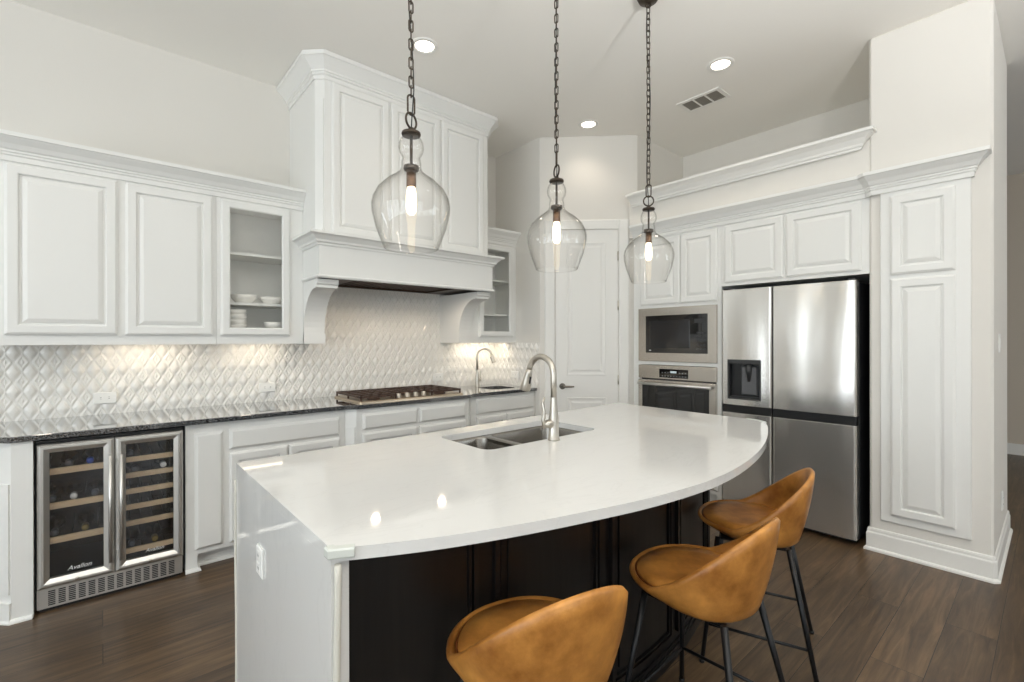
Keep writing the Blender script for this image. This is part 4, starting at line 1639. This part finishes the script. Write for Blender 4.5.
def make_stool(label):
    t = thing('counter_stool', label, 'stool', (0, 0, 0), 'cognac leather counter stools')
    NT = 72

    def rim(th, s):
        """th = 0 at the front, pi at the back; s = 1 at the rim"""
        c = math.cos(th)
        x = .230 * math.copysign(abs(math.sin(th)) ** .92, math.sin(th)) * s
        y = (.235 if c > 0 else .215) * math.copysign(abs(c) ** .94, c) * s
        back = (1 - c) / 2
        k = max(0.0, (.32 - c) / 1.32)
        k = k * k / (k + .14) * 1.14
        z = .578 + .240 * k
        return x, y, z, k, back
    outer, inner = [], []
    levels = 10
    for lv in range(levels + 1):
        f = lv / levels
        lo = []
        for j in range(NT):
            th = 2 * math.pi * j / NT
            x, y, z, k, back = rim(th, 1)
            zb = .535 - .028 * back
            if lv == 0:
                s, zz, g = .58, zb - .004, 0
            elif lv == 1:
                s, zz, g = .74, zb, 0
            else:
                g = (lv - 2) / (levels - 2)
                s = .83 + .17 * math.sin(g * math.pi / 2) ** .9
                zz = zb + .016 + (z - .004 - zb - .016) * g
            lo.append((x * s, y * s - .02 * k * g, zz))
        outer.append(lo)
    rimtop = []
    for j in range(NT):
        th = 2 * math.pi * j / NT
        x, y, z, k, back = rim(th, .955)
        rimtop.append((x, y - .02 * k, z + .006))
    for lv in range(levels + 1):
        f = 1 - lv / levels
        li = []
        for j in range(NT):
            th = 2 * math.pi * j / NT
            x, y, z, k, back = rim(th, 1)
            zb = .552
            s = .74 + .17 * math.sin(f * math.pi / 2) ** .8
            zz = zb + (z - .006 - zb) * (f ** 1.3)
            li.append((x * s, y * s - .02 * k * f, zz))
        inner.append(li)
    b = MB()
    b.loft(outer + [rimtop] + inner, cap=True, smooth=True)
    b.build('shell', 'leather', t)
    # seat pad
    b = MB()
    loops = []
    for s, z in ((.76, .556), (.842, .564), (.856, .574), (.838, .583), (.6, .588), (.2, .584)):
        loops.append([(rim(2 * math.pi * j / NT, 1)[0] * s, rim(2 * math.pi * j / NT, 1)[1] * s + .012, z) for j in range(NT)])
    b.loft(loops, cap=True, smooth=True)
    b.build('seat_pad', 'leather', t)
    # piping
    b = MB()
    b.tube([(rim(2 * math.pi * j / NT, 1)[0] * .862, rim(2 * math.pi * j / NT, 1)[1] * .862 + .012, .5745) for j in range(NT)], .0035, n=8, closed=True)
    b.build('piping', plain('dark_leather_piping', srgb(112, 62, 26), .45), t)
    b = MB()
    b.bbox(-.13, .13, -.13, .13, .500, .512, .004)
    b.build('mount_plate', 'blackmetal', t)
    feet = {}
    for sx in (-1, 1):
        for sy in (-1, 1):
            a, f = Vector((sx * .135, sy * .135, .515)), Vector((sx * .23, .19 if sy > 0 else -.235, 0.0))
            q = MB()
            q.tube([f + Z * .004, a], [.0085, .0115], n=14)
            lg = q.build('leg', 'blackmetal', t)
            q = MB()
            q.tube([f, f + Z * .012], .011, n=12)
            q.build('foot_cap', 'black', lg)
            feet[(sx, sy)] = f + (a - f) * (.155 / .515)
    for a, c in (((-1, -1), (-1, 1)), ((1, -1), (1, 1)), ((-1, 1), (1, 1))):
        q = MB()
        q.tube([feet[a], feet[c]], .0065, n=10)
        q.build('footrest_bar', 'blackmetal', t)
    return t


STOOLS = [(.862, .902, -13, 'cognac leather stool closest to the waterfall end of the island'),
          (1.55, .80, 2, 'cognac leather stool standing between the two other stools'),
          (2.225, .90, 20, 'cognac leather stool closest to the refrigerator')]
proto = make_stool(STOOLS[0][3])
for i, (x, y, a, lb) in enumerate(STOOLS):
    o = proto if i == 0 else copy_tree(proto)
    o.location = (x, y, 0)
    o.rotation_euler = (0, 0, math.radians(a))
    o['label'] = lb

# ------------------------------------------------------------------ pendants


def make_pendant(label):
    t = thing('pendant_light', label, 'pendant light', (0, 0, 0), 'glass pendant lights over the island')
    Z0 = 1.713
    gp = [(.094, 0), (.099, .003), (.101, .010), (.126, .075), (.139, .13), (.1405, .158), (.136, .182), (.120, .214), (.088, .246), (.060, .265), (.042, .280), (.0355, .297), (.0365, .312), (.034, .322), (.0315, .330), (.035, .338), (.042, .350), (.0455, .366), (.0440, .384), (.038, .398), (.031, .408), (.029, .412)]
    gp2 = [(r - .003, z) for r, z in gp][::-1]
    # dense smooth profile
    b = MB()
    b.lathe([(r, Z0 + z) for r, z in gp + gp2 + gp[:1]], (0, 0, 0), 48)
    b.build('glass_shade', 'pendantglass', t)
    b = MB()
    b.lathe([(.0005, Z0 + .412), (.033, Z0 + .412), (.035, Z0 + .417), (.033, Z0 + .424), (.012, Z0 + .428), (.010, Z0 + .440), (.0005, Z0 + .440)], (0, 0, 0), 28)
    b.build('top_cap', 'bronze', t)
    b = MB()
    b.tube([(0, 0, Z0 + .30), (0, 0, Z0 + .415)], .0055)
    b.build('stem', 'bronze', t)
    b = MB()
    b.lathe([(.0005, Z0 + .287), (.027, Z0 + .287), (.028, Z0 + .291), (.027, Z0 + .302), (.0005, Z0 + .302)], (0, 0, 0), 24)
    b.build('collar', 'bronze', t)
    b = MB()
    b.lathe([(.0005, Z0 + .225), (.0165, Z0 + .225), (.0175, Z0 + .23), (.0175, Z0 + .287), (.0005, Z0 + .287)], (0, 0, 0), 24)
    b.build('socket', 'copper', t)
    b = MB()
    b.lathe([(.0005, Z0 + .124), (.010, Z0 + .126), (.017, Z0 + .137), (.0195, Z0 + .16), (.018, Z0 + .195), (.013, Z0 + .226)], (0, 0, 0), 20)
    b.build('bulb', 'bulb', t)
    b = MB()
    zr = Z0 + .466
    b.tube([(.028 * math.cos(2 * math.pi * j / 24), 0, zr + .028 * math.sin(2 * math.pi * j / 24)) for j in range(24)], .004, n=8, closed=True)
    b.build('ring', 'bronze', t)
    # chain
    b = MB()
    z = zr + .022
    k_ = 0
    top = CEIL - .075
    first = True
    while z < top:
        ln, wd = (.072, .0145) if first else (.042, .0085)
        first = False
        rr = .0029 if k_ else .0036
        pts = []
        for j in range(20):
            a = 2 * math.pi * j / 20
            u_ = wd * math.cos(a)
            w_ = (ln / 2 - wd) * (1 if math.sin(a) >= 0 else -1) + wd * math.sin(a)
            pts.append((u_ * (.75 if k_ % 2 else .95), u_ * (.65 if k_ % 2 else -.3), z + ln / 2 + w_))
        b.tube(pts, rr, n=6, closed=True)
        z += ln - .008
        k_ += 1
    b.build('chain', 'bronze', t)
    b = MB()
    zz = Z0 + .43
    pts = []
    n = 40
    for j in range(n + 1):
        f = j / n
        pts.append((.010 * math.sin(f * 9) * min(1, f * 8), -.008 * math.cos(f * 7) * min(1, f * 8), zz + (CEIL - .05 - zz) * f))
    b.tube(pts, .0024, n=6)
    b.build('cord', 'black', t)
    b = MB()
    b.lathe([(.0005, CEIL - .062), (.006, CEIL - .062), (.02, CEIL - .055), (.052, CEIL - .045), (.064, CEIL - .02), (.065, CEIL - .0005), (.0005, CEIL - .0005)], (0, 0, 0), 32)
    b.tube([(.014 * math.cos(2 * math.pi * j / 20), 0, CEIL - .07 + .014 * math.sin(2 * math.pi * j / 20)) for j in range(20)], .0034, n=8, closed=True)
    b.build('canopy', 'bronze', t)
    return t


PEND = [(.850, 1.537, .35, 'clear glass pendant on a chain, hanging by the range hood front over the waterfall end'),
        (1.620, 1.545, 1.2, 'clear glass pendant on a chain, the middle one of the three over the island'),
        (2.368, 1.533, 2.2, 'clear glass pendant on a chain, hanging over the island end by the oven tower')]
pp = make_pendant(PEND[0][3])
for i, (x, y, a, lb) in enumerate(PEND):
    o = pp if i == 0 else copy_tree(pp)
    o.location = (x, y, 0)
    o.rotation_euler = (0, 0, a)
    o['label'] = lb

# ------------------------------------------------------------------ ceiling fittings
CLAB = ['round recessed ceiling light in front of the range hood', 'round recessed ceiling light beside the ceiling vent', 'round recessed ceiling light above the pantry door']
for i, (x, y) in enumerate(CANS):
    lb = CLAB[i] if i < 3 else 'round recessed ceiling light behind the viewpoint'
    t = thing('recessed_light', lb, 'light', (x, y, CEIL - .006), 'recessed ceiling lights')
    b = MB()
    b.lathe([(.062, -.0005), (.065, -.006), (.088, -.007), (.092, -.003), (.093, -.0005)], (x, y, CEIL), 40)
    b.build('trim_ring', 'trim', t)
    b = MB()
    b.lathe([(.0005, -.004), (.04, -.004), (.064, -.002), (.064, -.0006), (.0005, -.0006)], (x, y, CEIL), 32)
    b.build('lens', 'can', t)
t = thing('ceiling_vent', 'white three-section air register in the ceiling near the refrigerator wall', 'vent', (3.765, 1.915, CEIL))
VX0, VX1, VY0, VY1 = 3.655, 3.875, 1.735, 2.098
b = MB()
for y0, y1, x0, x1 in ((VY0, VY1, VX0, VX0 + .03), (VY0, VY1, VX1 - .03, VX1), (VY0, VY0 + .03, VX0 + .03, VX1 - .03), (VY1 - .03, VY1, VX0 + .03, VX1 - .03), (VY0 + .126, VY0 + .138, VX0 + .03, VX1 - .03), (VY0 + .226, VY0 + .238, VX0 + .03, VX1 - .03)):
    b.box(x0, x1, y0, y1, CEIL - .009, CEIL - .0005)
b.build('frame', 'trim', t)
for s0, s1 in ((VY0 + .03, VY0 + .126), (VY0 + .138, VY0 + .226), (VY0 + .238, VY1 - .03)):
    q = MB()
    n = 9
    for i in range(n):
        y = s0 + (s1 - s0) * (i + .2) / n
        q.box(VX0 + .03, VX1 - .03, y, y + (s1 - s0) / n * .5, CEIL - .007, CEIL - .003)
    q.box(VX0 + .03, VX1 - .03, s0, s1, CEIL - .0028, CEIL - .0006)
    q.build('louvre', 'grille', t)

# ------------------------------------------------------------------ added floor lamps, out of view, filling the ceiling with light
FL = ['slim black torchiere floor lamp standing before the wine cooler side of the room', 'slim black torchiere floor lamp standing behind the stool nearest the waterfall end', 'slim black torchiere floor lamp standing behind the stool nearest the refrigerator']
for (x, y), lb in zip(ADDED_FLOOR_LAMPS, FL):
    t = thing('floor_lamp', lb, 'lamp', (x, y, 0), 'torchiere floor lamps')
    b = MB()
    b.lathe([(.0005, 0), (.14, 0), (.14, .012), (.03, .022), (.0005, .022)], (x, y, 0), 28)
    b.build('base', 'blackmetal', t)
    b = MB()
    b.tube([(x, y, .02), (x, y, 1.70)], .012)
    b.build('pole', 'blackmetal', t)
    b = MB()
    b.lathe([(.02, 1.69), (.09, 1.715), (.16, 1.78), (.175, 1.82), (.17, 1.82), (.155, 1.785), (.085, 1.722), (.02, 1.70)], (x, y, 0), 32)
    b.build('lamp_bowl', 'plate', t)
